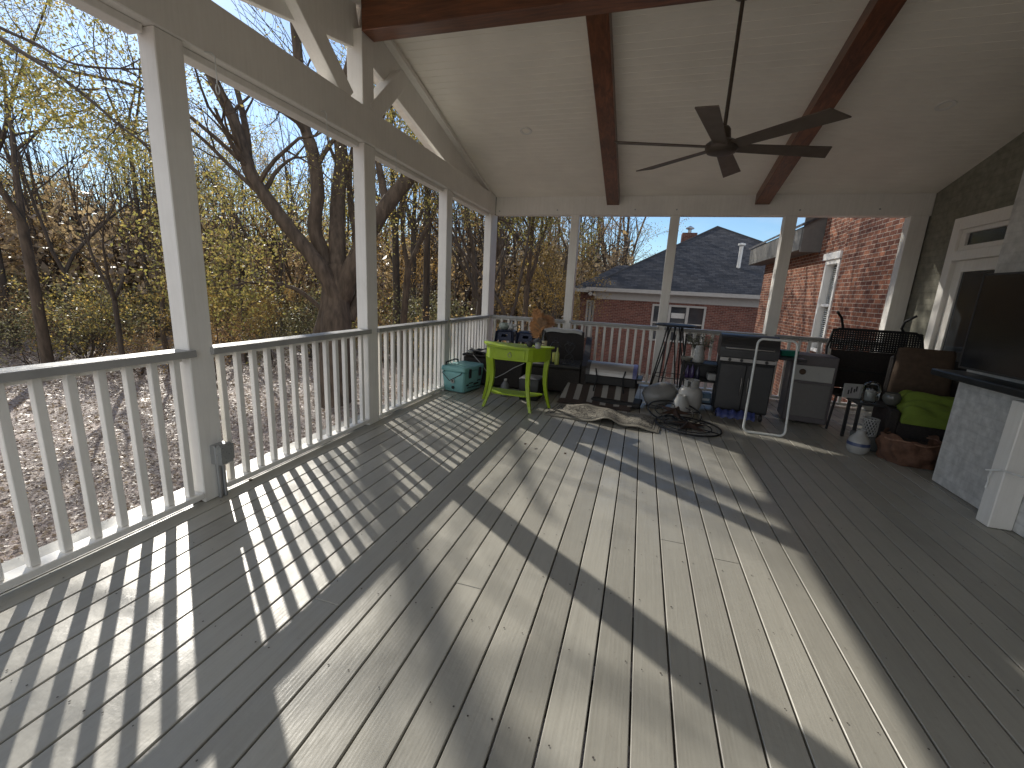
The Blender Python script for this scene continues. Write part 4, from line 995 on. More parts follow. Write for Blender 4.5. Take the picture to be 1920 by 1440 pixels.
t=thing('white_figurine','white ceramic bird shaped figurine on the left navy stool','figurine',(-2.06,6.93,.793))
mb=MB();mb.sphere((0,0,.045),.045,(1.1,.8,1));mb.sphere((.05,0,.08),.03,(1.4,.6,.9));mb.sphere((-.05,0,.085),.03,(1.4,.6,.9));mb.lathe([(.03,.07),(.018,.12),(.004,.17),(.001,.172)],12);mb.build('body',CERAM,t)

# orange dried palm in a pot on a pedestal
t=thing('dried_palm','dried orange palm fronds in a dark pot beside the back railing','plant',(-1.53,6.78,0))
mb=MB();mb.lathe([(.001,.003),(.14,.003),(.15,.02),(.10,.10),(.09,.35),(.13,.42),(.14,.45),(.12,.45)],22);mb.build('pedestal',BLACKP,t)
mb=MB();mb.lathe([(.001,.452),(.08,.452),(.12,.56),(.13,.66),(.115,.70),(.105,.70),(.11,.65),(.001,.62)],24);mb.build('pot',flat('dark_glazed_pot',(.05,.035,.028),.3),t)
def frond(t,base,tip,width,n,seed,mat):
    r_=random.Random(seed);b_=Vector(base);q=Vector(tip);mb=MB();d=(q-b_)
    side=d.cross(Vector((0,1,0))).normalized()
    spine=[b_+d*(i/8)+Vector((0,0,.04*math.sin(i/8*PI))) for i in range(9)]
    mb.tube(spine,[.006-.0005*i for i in range(9)],5)
    for i in range(n):
        f=.12+.86*i/n;p=b_+d*f+Vector((0,0,.04*math.sin(f*PI)))
        for s in (-1,1):
            L=width*math.sin(min(1,f*1.15+.12)*PI)**.6*r_.uniform(.85,1.1) if f<.95 else width*.3
            e=p+side*s*L+d.normalized()*L*.55+Vector((0,r_.uniform(-.03,.03),-.05*L))
            w=d.normalized()*.011
            mb.add([p-w,p+w,(p+e)/2+w*1.1+Vector((0,.006,0)),e,(p+e)/2-w*1.1],[(0,1,2,3,4)])
    return mb.build('frond',mat,t)
frond(t,(.0,0,.68),(-.10,-.05,1.30),.13,26,1,FERN);frond(t,(.02,0,.68),(.18,.03,1.16),.15,24,2,basic('dried_brown_frond',(.30,.15,.07),.8,var=.3,vscale=20))
frond(t,(.0,.02,.68),(.04,-.08,1.12),.12,22,3,basic('dried_tan_frond',(.26,.15,.08),.8,var=.3,vscale=20));frond(t,(-.02,0,.66),(-.20,.05,1.02),.10,20,4,FERN)

# flat top griddle on a folded stand
t=thing('tabletop_griddle','table top griddle with a rounded stainless lid on a low black folding stand','grill',(-.30,6.12,0),R(-3))
mb=MB();pr_=[(-.19,.36)]+[(-.19+.02*0+.17*(1-math.cos(a)),.36+.17*math.sin(a)) for a in np.linspace(.25,PI/2,7)]+[(.17,.50),(.19,.44),(.19,.36)]
n_=len(pr_);vs=[(-.29,y,z) for y,z in pr_]+[(.29,y,z) for y,z in pr_]
mb.add(vs,[tuple(range(n_)),tuple(reversed(range(n_,2*n_)))]+[(i,n_+i,n_+(i+1)%n_,(i+1)%n_) for i in range(n_)]);lid=mb.build('lid',STEEL,t)
for s in (-1,1):
    mb=MB();vs=[(s*.291,y*1.03,(z-.36)*1.03+.36) for y,z in pr_]+[(s*.345,y*1.03,(z-.36)*1.03+.36) for y,z in pr_]
    mb.add(vs,[tuple(range(n_)),tuple(reversed(range(n_,2*n_)))]+[(i,n_+i,n_+(i+1)%n_,(i+1)%n_) for i in range(n_)])
    mb.build('lid_end',GREYP if s<0 else flat('blue_grey_end_cap',(.09,.10,.24),.4),lid)
mb=MB();mb.box((-.345,-.22,.24),(.345,.21,.358),None,.01);mb.build('body',BLACK,t)
mb=MB();mb.box((-.40,-.16,.33),(-.347,.16,.36),None,.006);mb.box((.347,-.16,.33),(.42,.16,.36),None,.006);mb.build('side_shelf',GREYP,t)
for s in (-1,1):
    mb=MB();mb.tube([(s*.20,-.24,.46),(s*.17,-.26,.33),(s*.20,-.28,.18),(s*.20,-.24,.08)],.010,7);mb.tube([(s*.20,.16,.06),(s*.26,-.05,.2),(s*.28,-.18,.30)],.010,7);mb.build('stand_leg',BLACK,t)
mb=MB();mb.tube([(-.20,-.24,.08),(.20,-.24,.08)],.010,7);mb.tube([(-.2,.16,.06),(.2,.16,.06)],.010,7);mb.build('stand_bar',BLACK,t)
mb=MB();mb.box((-.31,-.52,.004),(.33,-.18,.062),None,.012);o=mb.build('black_tray',BLACK);o.location=(-.16,6.16,.058);o.rotation_euler=(0,0,R(-6));tag(o,'flat black metal tray on the deck in front of the griddle','tray')
o.location=(-.16,6.16,.030)
# striped cushion/rug behind
def stripemat():
    m,nt,b,L=newmat('brown_white_stripe');tc=nd(nt,'ShaderNodeTexCoord');sp=nd(nt,'ShaderNodeSeparateXYZ');L.new(tc.outputs['Object'],sp.inputs[0])
    x=mth(nt,'FRACT',mth(nt,'MULTIPLY',sp.outputs['X'],5.6));f=mth(nt,'GREATER_THAN',x,.58)
    e=mth(nt,'GREATER_THAN',sp.outputs['Y'],.08);e2=mth(nt,'LESS_THAN',sp.outputs['Y'],.44);f=mth(nt,'MULTIPLY',f,mth(nt,'MULTIPLY',e,e2))
    c=mix(nt,f,(.05,.036,.03),(.28,.27,.25));c=mix(nt,.3,c,ramp(nt,noise(nt,tc.outputs['Object'],80,3),[(.3,(.7,.7,.7)),(.7,(1.2,1.2,1.2))]),'MULTIPLY');L.new(c,b.inputs['Base Color']);b.inputs['Roughness'].default_value=.95
    bump(nt,b,noise(nt,tc.outputs['Object'],200,2),.4,.003);return m
mb=MB();mb.grid(lambda u,v:(-.45+.95*u+.08*v,.55*v,.02+.26*v**1.3+.02*math.sin(u*6+v*4)),30,16,True,.018);o=mb.build('striped_mat',stripemat());o.location=(-.50,5.52,.004);tag(o,'brown and white striped mat sloping up under the griddle stand','mat')
# patterned rug with a ruck in it
def rugmat():
    m,nt,b,L=newmat('beige_floral_rug');tc=nd(nt,'ShaderNodeTexCoord');sp=nd(nt,'ShaderNodeSeparateXYZ');L.new(tc.outputs['UV'] if False else tc.outputs['Object'],sp.inputs[0])
    ax=mth(nt,'ABSOLUTE',sp.outputs['X']);ay=mth(nt,'ABSOLUTE',sp.outputs['Y'])
    ex=mth(nt,'SUBTRACT',.66,ax);ey=mth(nt,'SUBTRACT',.29,ay);ed=mth(nt,'MINIMUM',ex,ey)
    vo=nd(nt,'ShaderNodeTexVoronoi',feature='SMOOTH_F1');L.new(tc.outputs['Object'],vo.inputs['Vector']);vo.inputs['Scale'].default_value=9
    wn_=noise(nt,tc.outputs['Object'],11,2,.5,1.8);w2_=noise(nt,tc.outputs['Object'],23,1,.5,1.0)
    fl=mth(nt,'MULTIPLY',mth(nt,'MAXIMUM',mth(nt,'LESS_THAN',mth(nt,'ABSOLUTE',mth(nt,'SUBTRACT',wn_,.5)),.028),mth(nt,'GREATER_THAN',w2_,.62)),mth(nt,'GREATER_THAN',ed,.09))
    b1=mth(nt,'MULTIPLY',mth(nt,'GREATER_THAN',ed,.05),mth(nt,'LESS_THAN',ed,.062));b2=mth(nt,'MULTIPLY',mth(nt,'GREATER_THAN',ed,.075),mth(nt,'LESS_THAN',ed,.09));b3=mth(nt,'MULTIPLY',mth(nt,'GREATER_THAN',ed,.008),mth(nt,'LESS_THAN',ed,.018))
    k=mth(nt,'MAXIMUM',mth(nt,'MAXIMUM',b1,b2),mth(nt,'MAXIMUM',fl,b3))
    c=mix(nt,k,(.27,.25,.205),(.055,.05,.04));c=mix(nt,.4,c,ramp(nt,noise(nt,tc.outputs['Object'],60,3),[(.3,(.7,.7,.7)),(.7,(1.2,1.2,1.2))]),'MULTIPLY');L.new(c,b.inputs['Base Color']);b.inputs['Roughness'].default_value=.95
    bump(nt,b,noise(nt,tc.outputs['Object'],180,2),.5,.003);return m
def rugf(u,v):
    x=-.66+1.32*u;y=-.29+.58*v
    z=.012+.075*math.exp(-((x-.05+.15*y)/.13)**2)*(1-.55*v)+.05*math.exp(-((x+.35-.3*y)/.16)**2)*v+.03*math.exp(-((x-.42)/.12)**2)
    return (x,y,z)
mb=MB();mb.grid(rugf,60,24,True,.009);o=mb.build('patterned_rug',rugmat());o.location=(-.30,5.10,.004);o.rotation_euler=(0,0,R(-6));tag(o,'rucked up beige rug with a dark floral pattern lying on the deck','rug')

# tall black table on hairpin legs
t=thing('tall_wire_table','tall black round topped table on crossing wire legs by the back post','table',(.50,6.72,0))
mb=MB();mb.lathe([(.001,1.06),(.28,1.06),(.29,1.068),(.29,1.08),(.28,1.086),(.001,1.086)],36);mb.build('table_top',BLACK,t)
for k in range(4):
    a=PI/4+k*PI/2+.25
    for s in (-1,1):
        mb=MB();mb.tube([(.10*math.cos(a+s*.55),.10*math.sin(a+s*.55),1.06),(.30*math.cos(a+s*.05),.30*math.sin(a+s*.05),.006)],.0105,7);mb.build('leg',BLACK,t)
mb=MB();
for z,rr in ((.32,.235),):
    mb.tube([(rr*math.cos(a),rr*math.sin(a),z) for a in np.linspace(0,2*PI,37)[:-1]],.006,6,closed=True)
mb.build('ring_brace',BLACK,t)

# propane tank upright + white jug lying
t=thing('propane_tank','worn white propane tank standing upright beside the black cart','gas tank',(.76,6.12,0),R(25))
mb=MB();mb.lathe([(.09,.03),(.125,.04),(.15,.10),(.152,.24),(.14,.30),(.10,.34),(.04,.355),(.001,.356)],32);mb.lathe([(.10,.002),(.103,.002),(.103,.06),(.10,.06)],28);mb.build('body',TANKW,t)
mb=MB();
for k in range(3):
    a0=k*2.09
    mb.add([(rr*math.cos(a0+i*.14),rr*math.sin(a0+i*.14),z) for rr in (.09,.094) for i in range(12) for z in (.33,.43)],[((j*24)+2*i,(j*24)+2*i+2,(j*24)+2*i+3,(j*24)+2*i+1) for j in range(2) for i in range(11)])
mb.tube([(.092*math.cos(a),.092*math.sin(a),.43) for a in np.linspace(0,2*PI,25)[:-1]],.007,6,closed=True);mb.build('collar',TANKW,t)
mb=MB();mb.lathe([(.018,.35),(.018,.40),(.03,.40),(.03,.42),(.001,.42)],14);mb.tube([(0,0,.385),(.06,0,.385)],.014,8);mb.build('valve',GALV,t)
t=thing('white_urn','big pale grey urn lying tilted on its side in front of the wire legged table','urn',(.36,5.98,.17))
Mx=Matrix.Rotation(R(-62),4,'Y')@Matrix.Rotation(R(15),4,'X')
mb=MB();mb.lathe([(.001,-.20),(.12,-.20),(.165,-.14),(.17,-.02),(.15,.10),(.10,.18),(.065,.21),(.07,.23),(.05,.23),(.045,.20),(.001,.15)],30,Matrix.Rotation(R(62),4,'Y')@Matrix.Rotation(R(-10),4,'X'));mb.build('body',basic('pale_grey_glaze',(.19,.19,.185),.3,var=.06),t)
mb=MB();mb.lathe([(.10,-.17),(.135,-.16),(.11,-.05),(.06,.06),(.055,.09),(.04,.09),(.001,.02)],26,Matrix.Translation((.25,-.30,.0)));
o=mb.build('white_pitcher',CERAM);o.location=(.36,5.98,.172);tag(o,'white bell shaped ceramic pot standing inside the iron wheel ornaments','pot')

# iron star wheels
def wheel(loc_,tilt,rad,lab):
    t=thing('iron_star_wheel',lab,'garden ornament',loc_,0,'round iron star ornaments');t.rotation_euler=tilt
    mb=MB()
    mb.tube([(rad*math.cos(a),rad*math.sin(a),0) for a in np.linspace(0,2*PI,49)[:-1]],.010,7,closed=True);mb.build('outer_ring',BLACK,t)
    mb=MB();mb.tube([(rad*.72*math.cos(a),rad*.72*math.sin(a),0) for a in np.linspace(0,2*PI,41)[:-1]],.006,6,closed=True);mb.build('inner_ring',BLACK,t)
    mb=MB()
    for k in range(5):
        a=k*2*PI/5+.3;mb.tube([(rad*.0*math.cos(a),0,.0),(rad*math.cos(a),rad*math.sin(a),0)],.006,6)
    mb.build('spokes',BLACK,t)
    mb=MB();n=5
    for k in range(n):
        a=k*2*PI/n;o_=(rad*.70*math.cos(a),rad*.70*math.sin(a),.0)
        for s in (-1,1):
            b_=a+s*PI/n;i_=(rad*.27*math.cos(b_),rad*.27*math.sin(b_),.0);mb.add([(0,0,.045),o_,i_],[(0,1,2) if s>0 else (0,2,1)])
    mb.build('star',basic('rusty_star_metal',(.07,.045,.035),.5,.6,var=.4,vscale=12),t)
    return t
wheel((.52,5.42,.10),(R(11),R(3),0),.31,'smaller iron star wheel leaning on top of the other one')
wheel((.66,5.16,.020),(R(1.0),R(1.5),.5),.36,'larger iron star wheel lying flat on the deck underneath')

# black serving cart with vase
t=thing('serving_cart','black shelf unit holding a white vase, with bottles and boxes below','shelf unit',(.80,5.98,0),R(-4))
for z in (.10,.40,.66):
    mb=MB();mb.box((-.24,-.18,z-.012),(.24,.18,z+.012),None,.004);mb.build('shelf',BLACK,t)
for x in (-.23,.23):
    for y in (-.17,.17):
        mb=MB();mb.box((x-.014,y-.014,.003),(x+.014,y+.014,.655 if y<0 else .98),None,.003);mb.build('upright',BLACK,t)
mb=MB();mb.box((-.2,.155,.41),(.2,.165,.64));mb.build('back_panel',BLACKP,t)
t=thing('textured_vase','tapering white vase with a carved herringbone texture on the black shelf unit','vase',(.74,5.92,.674))
mb=MB()
vs=[];n=40;prof=[(.068,0),(.078,.02),(.078,.06),(.072,.11),(.058,.165),(.046,.20),(.042,.225),(.036,.225)]
import itertools
PR=[]
for i in range(41):
    z=.225*i/40;r_=np.interp(z,[0,.02,.06,.11,.165,.2,.225],[.068,.078,.078,.072,.058,.046,.042]);PR.append((r_,z))
for i,(r_,z) in enumerate(PR):
    for k in range(n):
        a=2*PI*k/n;q=.0030*math.cos((k%4-2)*1.2+i*.9);vs.append((( r_+q)*math.cos(a),(r_+q)*math.sin(a),z))
mb.add(vs,[(i*n+k,i*n+(k+1)%n,(i+1)*n+(k+1)%n,(i+1)*n+k) for i in range(40) for k in range(n)]+[tuple(reversed(range(n)))],True);mb.build('body',CERAM,t)
mb=MB();mb.lathe([(.001,.05),(.03,.05),(.041,.21)],20);mb.build('opening',flat('vase_inside',(.1,.1,.1),.7),t)
mb=MB();mb.lathe([(.001,.0),(.05,.0),(.075,.03),(.08,.06),(.074,.06),(.06,.02),(.001,.01)],24,c=(.60,5.92,.674));tag(mb.build('wire_bowl',flat('grey_wire_bowl',(.24,.23,.20),.5,.4)),'shallow grey bowl beside the white vase on the shelf unit','bowl')
r_=random.Random(4)
t=thing('dried_flowers','bunch of grey green dried stems behind the white vase','plant',(.78,6.12,.674))
mb=MB();pts=[]
for k in range(60):
    a=r_.uniform(0,6.28);L=r_.uniform(.18,.34);e=(math.cos(a)*L*.55,math.sin(a)*L*.3,L);mb.tube([(0,0,0),(e[0]*.4,e[1]*.4,L*.6),e],.002,4);pts+= [(e[0]+r_.gauss(0,.02),e[1]+r_.gauss(0,.02),e[2]+r_.gauss(0,.02)) for _ in range(14)]
mb.build('stems',flat('dry_stem',(.16,.15,.10),.8),t);leafmesh('flower_heads',pts,.022,leafmat('grey_dry_flower',[(0,(.10,.11,.08)),(1,(.24,.25,.19))],.2),t)
for i,(x,y,c,h) in enumerate(((.63,5.90,(.05,.03,.10),.17),(.69,5.92,(.07,.05,.14),.19),(.76,5.90,(.03,.03,.06),.16))):
    mb=MB();mb.lathe([(.001,0),(.026,0),(.028,.01),(.028,h*.65),(.011,h*.82),(.011,h),(.001,h)],16,c=(x,y,.413));tag(mb.build('glass_bottle',flat('bottle_glass_%s'%'abc'[i],c,.15)),('dark purple bottle, leftmost on the middle shelf of the black unit','violet bottle in the middle of the three on the shelf unit','short black bottle, rightmost of three on the shelf unit')[i],'bottle')
mb=MB();mb.box((.88,5.83,.414),(1.0,6.0,.50),None,.01);tag(mb.build('white_carton',CERAM),'small white carton on the middle shelf of the black unit','carton')
t=thing('blue_box','blue box with a white label on the bottom shelf of the black unit','box',(.88,5.84,.114))
mb=MB();mb.box((-.09,-.05,0),(.07,.09,.12),None,.004);mb.build('carton',flat('blue_grey_card',(.10,.17,.24),.5),t);mb=MB();mb.box((-.075,-.053,.03),(.055,-.0505,.06));mb.build('paper_label',flat('pale_label',(.5,.55,.58),.5),t)

# black gas grill, side on
t=thing('gas_grill','dark gas grill cart with a charcoal hood and side shelf, right of the shelf unit','grill',(1.33,6.02,0),R(-5))
mb=MB();mb.box((-.30,-.24,.10),(.30,.24,.78),None,.012);mb.build('cabinet',BLACK,t)
for x in (-.147,.147):
    mb=MB();mb.box((x-.142,-.256,.13),(x+.142,-.242,.70),None,.004);dd=mb.build('cabinet_door',GREYP,t)
    mb=MB();mb.tube([(x*.25,-.262,.34),(x*.25,-.285,.36),(x*.25,-.285,.52),(x*.25,-.262,.54)],.006,6);mb.build('handle',STEEL,dd)
mb=MB();pr2=[(-.25,.785),(-.25,.86)]+[(-.25+.22*(1-math.cos(a)),.86+.20*math.sin(a)) for a in np.linspace(.2,PI/2,8)]+[(.16,1.03),(.24,.92),(.24,.785)]
n_=len(pr2);vs=[(-.32,y,z) for y,z in pr2]+[(.32,y,z) for y,z in pr2];mb.add(vs,[tuple(range(n_)),tuple(reversed(range(n_,2*n_)))]+[(i,n_+i,n_+(i+1)%n_,(i+1)%n_) for i in range(n_)]);hd=mb.build('hood',GREYP,t)
mb=MB();mb.tube([(-.26,-.25,.90),(-.26,-.30,.90),(.26,-.30,.90),(.26,-.25,.90)],.010,8);mb.build('handle',STEEL,hd)
mb=MB();mb.box((.325,-.22,.80),(.62,.22,.83),None,.008);mb.build('side_shelf',GREYP,t)
mb=MB();mb.box((-.31,-.27,.735),(.31,-.257,.78),None,.003);pn=mb.build('control_panel',STEEL,t)
for x in (-.2,-.07,.07,.2):
    mb=MB();mb.lathe([(.001,.022),(.016,.022),(.019,.0)],14,Matrix.Translation((x,-.2705,.757))@Matrix.Rotation(PI/2,4,'X'));mb.build('knob',BLACKP,pn)
for x in (-.25,.25):
    for y in (-.19,.19):
        mb=MB();mb.lathe([(.001,-.015),(.042,-.015),(.045,0),(.042,.015),(.001,.015)],16,Matrix.Translation((x,y,.047))@Matrix.Rotation(PI/2,4,'Y'));mb.build('wheel',BLACKP,t)
mb=MB();mb.grid(lambda u,v:(1.02+.42*u,5.55+.14*v,.09+.075*math.sin(v*PI)*(.9+.1*math.sin(u*20))+.01*math.sin(u*31)),30,8,True,.02);tag(mb.build('blue_bag',BLUEP),'rolled deep blue plastic bag on the deck in front of the gas grill','bag')
mb=MB();frus(mb,.17,.12,.20,.15,0,.07,.01);o=mb.build('green_basket',flat('teal_green_plastic',(.03,.22,.16),.4));o.location=(1.79,6.0,.835);tag(o,'small teal green plastic basket on the grill side shelf','basket')

# white tube frame
t=thing('white_tube_frame','white rounded rectangular metal tube frame leaning upright in front of the gas grill','frame',(1.45,5.24,0),R(-2))
def rrect(w,h,r,n=6):
    P=[]
    for cx,cz,a0 in ((w/2-r,h-r,0),(-w/2+r,h-r,90),(-w/2+r,r,180),(w/2-r,r,270)):
        for k in range(n+1): a=R(a0+90*k/n);P.append((cx+r*math.cos(a),cz+r*math.sin(a)))
    return P
mb=MB();mb.tube([(x*(1-.08*z)+.02,z*.10,z+.014) for x,z in rrect(.42,1.05,.06)],.0125,9,closed=True);mb.build('tube',PVC,t)

# grey cabinet with white drawer (behind the frame, right)
t=thing('patio_cabinet','low grey patio cabinet with a white drawer front and round brown knob','cabinet',(2.10,6.18,0),R(-8))
mb=MB();mb.box((-.22,-.22,.03),(.25,.22,.86),None,.01);mb.build('carcass',flat('mauve_grey_paint',(.11,.10,.105),.6),t)
mb=MB();mb.box((-.19,-.238,.55),(.22,-.222,.74),None,.006);dr_=mb.build('drawer',CERAM,t)
mb=MB();mb.lathe([(.001,.02),(.03,.02),(.036,0)],18,Matrix.Translation((-.10,-.2385,.66))@Matrix.Rotation(PI/2,4,'X'));mb.build('knob',BROWNC,dr_)
mb=MB();mb.box((-.19,-.236,.10),(.22,-.222,.52),None,.006);mb.build('cabinet_door',flat('warm_grey_paint',(.14,.135,.13),.5),t)

# black perforated metal bench back with curved horns
t=thing('perforated_metal_chair','black perforated metal chair with curved horn arms in front of the right back bay','chair',(2.80,6.22,0),R(-4))
w=.47
def perf(mb,x0,x1,z0,z1,yf,nx,nz,d=.006):
    dx=(x1-x0)/nx;dz=(z1-z0)/nz
    for i in range(nx+1):
        x=x0+i*dx;mb.bar((x,yf(z0),z0),(x,yf(z1),z1),.019,d,up=(0,1,0))
    for j in range(nz+1):
        z=z0+j*dz;mb.bar((x0,yf(z),z),(x1,yf(z),z),.017,d+.001,up=(0,1,0))
mb=MB();perf(mb,-w+.02,w-.02,.94,1.18,lambda z:.10+.12*(z-.7),34,9)
mb.build('back_mesh',BLACK,t)
mb=MB();mb.box((-w+.03,.10,.452),(w-.03,.125,.93),None,.005);mb.build('dark_fill_panel',DARKW,t)  # dark panel added to fill the dark area below the mesh
mb=MB();mb.tube([(-w,.10,.68),(-w-.02,.13,.95),(-w+.02,.16,1.15),(-w+.08,.165,1.19),(w-.08,.165,1.19),(w-.02,.16,1.15),(w+.02,.13,.95),(w,.10,.68)],.016,9,closed=True);mb.build('back_frame',BLACK,t)
for s in (-1,1):
    mb=MB();mb.tube([(s*(w-.12),.165,1.19),(s*(w-.10),.14,1.24),(s*(w-.06),.10,1.33),(s*(w+.01),.05,1.40)] if s<0 else [(s*(w-.20),.165,1.19),(s*(w-.24),.14,1.24),(s*(w-.24),.10,1.32),(s*(w-.16),.05,1.40)],.014,9);mb.build('horn_arm',BLACK,t)
mb=MB();mb.box((-w,-.42,.42),(w,.08,.45),None,.01);mb.build('seat',BLACK,t)
for sx in (-1,1):
    for sy in (-.38,.05):
        mb=MB();mb.tube([(sx*(w-.03),sy,.42),(sx*(w+.0),sy,.004)],.014,8);mb.build('leg',BLACK,t)

# wicker armchair with brown back cushion and lime seat cushion
t=thing('wicker_armchair','dark wicker armchair with a brown back cushion and crumpled lime green seat cushion','armchair',(3.02,5.38,0),R(-14))
mb=MB();mb.box((-.34,-.36,.08),(.34,.34,.36),None,.02);mb.build('seat_base',DARKW,t)
for s in (-1,1):
    mb=MB();mb.box((s*.37-.05,-.36,.08),(s*.37+.05,.34,.46 if s<0 else .58),None,.02);mb.build('arm',DARKW,t)
mb=MB();mb.box((-.36,.345,.08),(.36,.43,.95),None,.02);mb.build('backrest',DARKW,t)
mb=MB();frus(mb,.52,.12,.48,.10,.50,1.06,.035);o=mb.build('back_cushion',BROWNC,t);o.location=(-.08,.26,0);o.rotation_euler=(R(-6),0,0)
def cush(u,v):
    x=-.32+.62*u;y=-.40+.62*v
    e=(1-(2*u-1)**6)*(1-(2*v-1)**6)
    z=.40+.13*e+.10*v+.022*math.sin(9*v+7*u*u+2*math.sin(5*u))*e+.026*math.sin(24*(v-.55)*(1.25-u)+2.5*u)*e*max(0,1-u*1.05)**.8+.008*math.sin(31*v+9*u)*e
    return (x,y,z)
mb=MB();mb.grid(cush,44,44,True,.05);mb.build('seat_cushion',LIMEC,t)

# lanterns, jars in front of the chair
t=thing('lattice_lantern','white lattice cut metal lantern standing among the jars','lantern',(2.43,5.20,.16))
mb=MB();n=14
for k in range(n):
    for s in (1,-1):
        a0=2*PI*k/n;mb.tube([(.062*math.cos(a0+s*f*1.4),.062*math.sin(a0+s*f*1.4),f*.17) for f in np.linspace(0,1,8)],.0045,4)
for z in (0,.17): mb.tube([(.063*math.cos(a),.063*math.sin(a),z) for a in np.linspace(0,2*PI,25)[:-1]],.007,6,closed=True)
mb.build('lattice',CERAM,t)
mb=MB();cyl(mb,(0,0),.050,.0,.155);mb.build('inner_cup',flat('dark_candle_cup',(.05,.05,.05),.5),t)
mb=MB();mb.box((2.33,5.12,.002),(2.60,5.36,.152),None,.008);tag(mb.build('low_stand',flat('grey_stand_paint',(.13,.14,.14),.6)),'low dark grey box stand under the lattice lantern','stand')
t=thing('ceramic_jug','white squat ceramic jug with a blue band on the deck','jug',(2.28,5.02,.002))
mb=MB();mb.lathe([(.001,0),(.07,0),(.095,.04),(.10,.09),(.085,.15),(.045,.20),(.038,.23),(.042,.245),(.034,.245),(.03,.2),(.001,.1)],28);mb.build('body',CERAM,t)
mb=MB();mb.lathe([(.1005,.085),(.0975,.112),(.096,.118)],28);mb.build('blue_band',flat('blue_glaze',(.05,.07,.16),.3),t)
t=thing('glass_cloche','clear glass jar with a white candle inside on a dark side table','jar',(2.50,5.50,.462))
mb=MB();mb.lathe([(.001,0),(.07,0),(.078,.01),(.08,.13),(.07,.19),(.03,.22),(.001,.225)],26);mb.build('glass',GLASS,t)
mb=MB();cyl(mb,(0,0),.035,.012,.12);mb.build('candle',CERAM,t)
t=thing('glass_lantern_bowl','round smoky glass votive bowl beside the lime cushion','candle holder',(2.66,5.42,.462))
mb=MB();mb.lathe([(.001,0),(.045,0),(.075,.04),(.08,.09),(.06,.13),(.055,.13),(.073,.09),(.068,.045),(.001,.008)],24);mb.build('bowl',flat('smoky_glass',(.10,.10,.09),.08),t)
t=thing('side_table','small dark side table holding jars in front of the armchair','table',(2.54,5.50,0))
mb=MB();mb.box((-.20,-.16,.435),(.20,.14,.46),None,.006);mb.build('table_top',GREYP,t)
for x in (-.17,.17):
    for y in (-.13,.11):
        mb=MB();mb.box((x-.014,y-.014,.003),(x+.014,y+.014,.434));mb.build('leg',GREYP,t)
t=thing('framed_plaque','small white framed plaque with a dark pattern standing on the side table','plaque',(2.37,5.60,.462),R(6))
mb=MB()
for a,b_ in (((-.09,-.012,0),(.09,.012,.022)),((-.09,-.012,.138),(.09,.012,.16)),((-.09,-.012,.0221),(-.066,.012,.1379)),((.066,-.012,.0221),(.09,.012,.1379))): mb.box(a,b_)
mb.build('frame',CERAM,t)
mb=MB();mb.box((-.066,-.002,.0225),(.066,.010,.1375));pc=mb.build('picture',flat('grey_print_paper',(.35,.34,.34),.6),t)
mb=MB();
for i,(a,b_) in enumerate(((-.045,.03),(-.02,.06),(.01,.045),(.03,.075))): mb.box((a,-.0045,.04+.012*i),(a+.014,-.0022,.04+b_+.02))
mb.build('dark_print',BLACKP,pc)

# rust brown burlap basket
t=thing('burlap_planter','rust brown crumpled burlap planter on the deck below the lime cushion','planter',(2.66,4.93,0))
mb=MB()
def burl(u,v):
    a=2*PI*u;h=.26*v;r_=.20+.035*math.sin(v*PI*.9)+.010*math.sin(a*11+v*6)+.012*math.sin(a*5-v*9)
    return (r_*math.cos(a)*1.05,r_*math.sin(a)*.95,.003+h+(.018*math.sin(a*4)+.012*math.sin(a*9) if v>.95 else 0))
mb.grid(burl,97,14,True);mb.build('body',BURLAP,t)
mb=MB();mb.lathe([(.001,.20),(.10,.21),(.20,.19)],30);mb.build('soil',flat('dark_soil',(.02,.015,.012),.95),t)
mb=MB();mb.tube([(.222*math.cos(a)*1.05,.222*math.sin(a)*.95,.235+.008*math.sin(a*5)) for a in np.linspace(0,2*PI,49)[:-1]],.008,6,closed=True);mb.build('rope_tie',basic('jute_rope',(.25,.14,.09),.9,var=.3,vscale=40),t)

# ceiling fan
FC=(.435,YRG-.0,2.56)
t=thing('ceiling_fan','bronze six bladed ceiling fan hanging on a long rod from the ridge beam','ceiling fan',FC)
mb=MB();mb.lathe([(.001,-.045),(.07,-.045),(.10,-.035),(.115,-.01),(.115,.02),(.09,.04),(.055,.05),(.045,.12),(.03,.14),(.012,.145)],32);mb.build('motor_housing',BRONZE,t)
mb=MB();mb.tube([(0,0,.13),(0,0,.95)],.0135,12);mb.build('downrod',BRONZE,t)
mb=MB();mb.lathe([(.015,.93),(.05,.95),(.07,.985),(.07,.9995)],24);mb.build('canopy',BRONZE,t)
for k in range(6):
    a=R(15+60*k);Mb=Matrix.Rotation(a,4,'Z')@Matrix.Rotation(R(-12),4,'X')
    mb=MB();n=10;top_=[];
    for i in range(n+1):
        f=i/n;x=.085+.69*f;wd=.050+.022*f;top_.append((x,wd))
    for zs in (0,):
        vs=[];fs=[]
        for x,wd in top_:
            xx=x
            for sy,zz in ((-1,.004),(1,.004),(1,-.004),(-1,-.004)):
                xo=.03 if (sy>0 and x>.77) else (-.02 if (sy<0 and x>.77) else 0)
                vs.append(Mb@Vector((xx+xo,sy*wd,zz)))
        for i in range(n):
            for q in range(4): fs.append((i*4+q,i*4+(q+1)%4,(i+1)*4+(q+1)%4,(i+1)*4+q))
        fs+=[(3,2,1,0),(n*4,n*4+1,n*4+2,n*4+3)]
        mb.add(vs,fs)
    mb.build('blade',FANBL,t)
mb=MB();mb.box((FC[0]-.09,YRG-.07,3.545),(FC[0]+.09,YRG+.07,3.559));

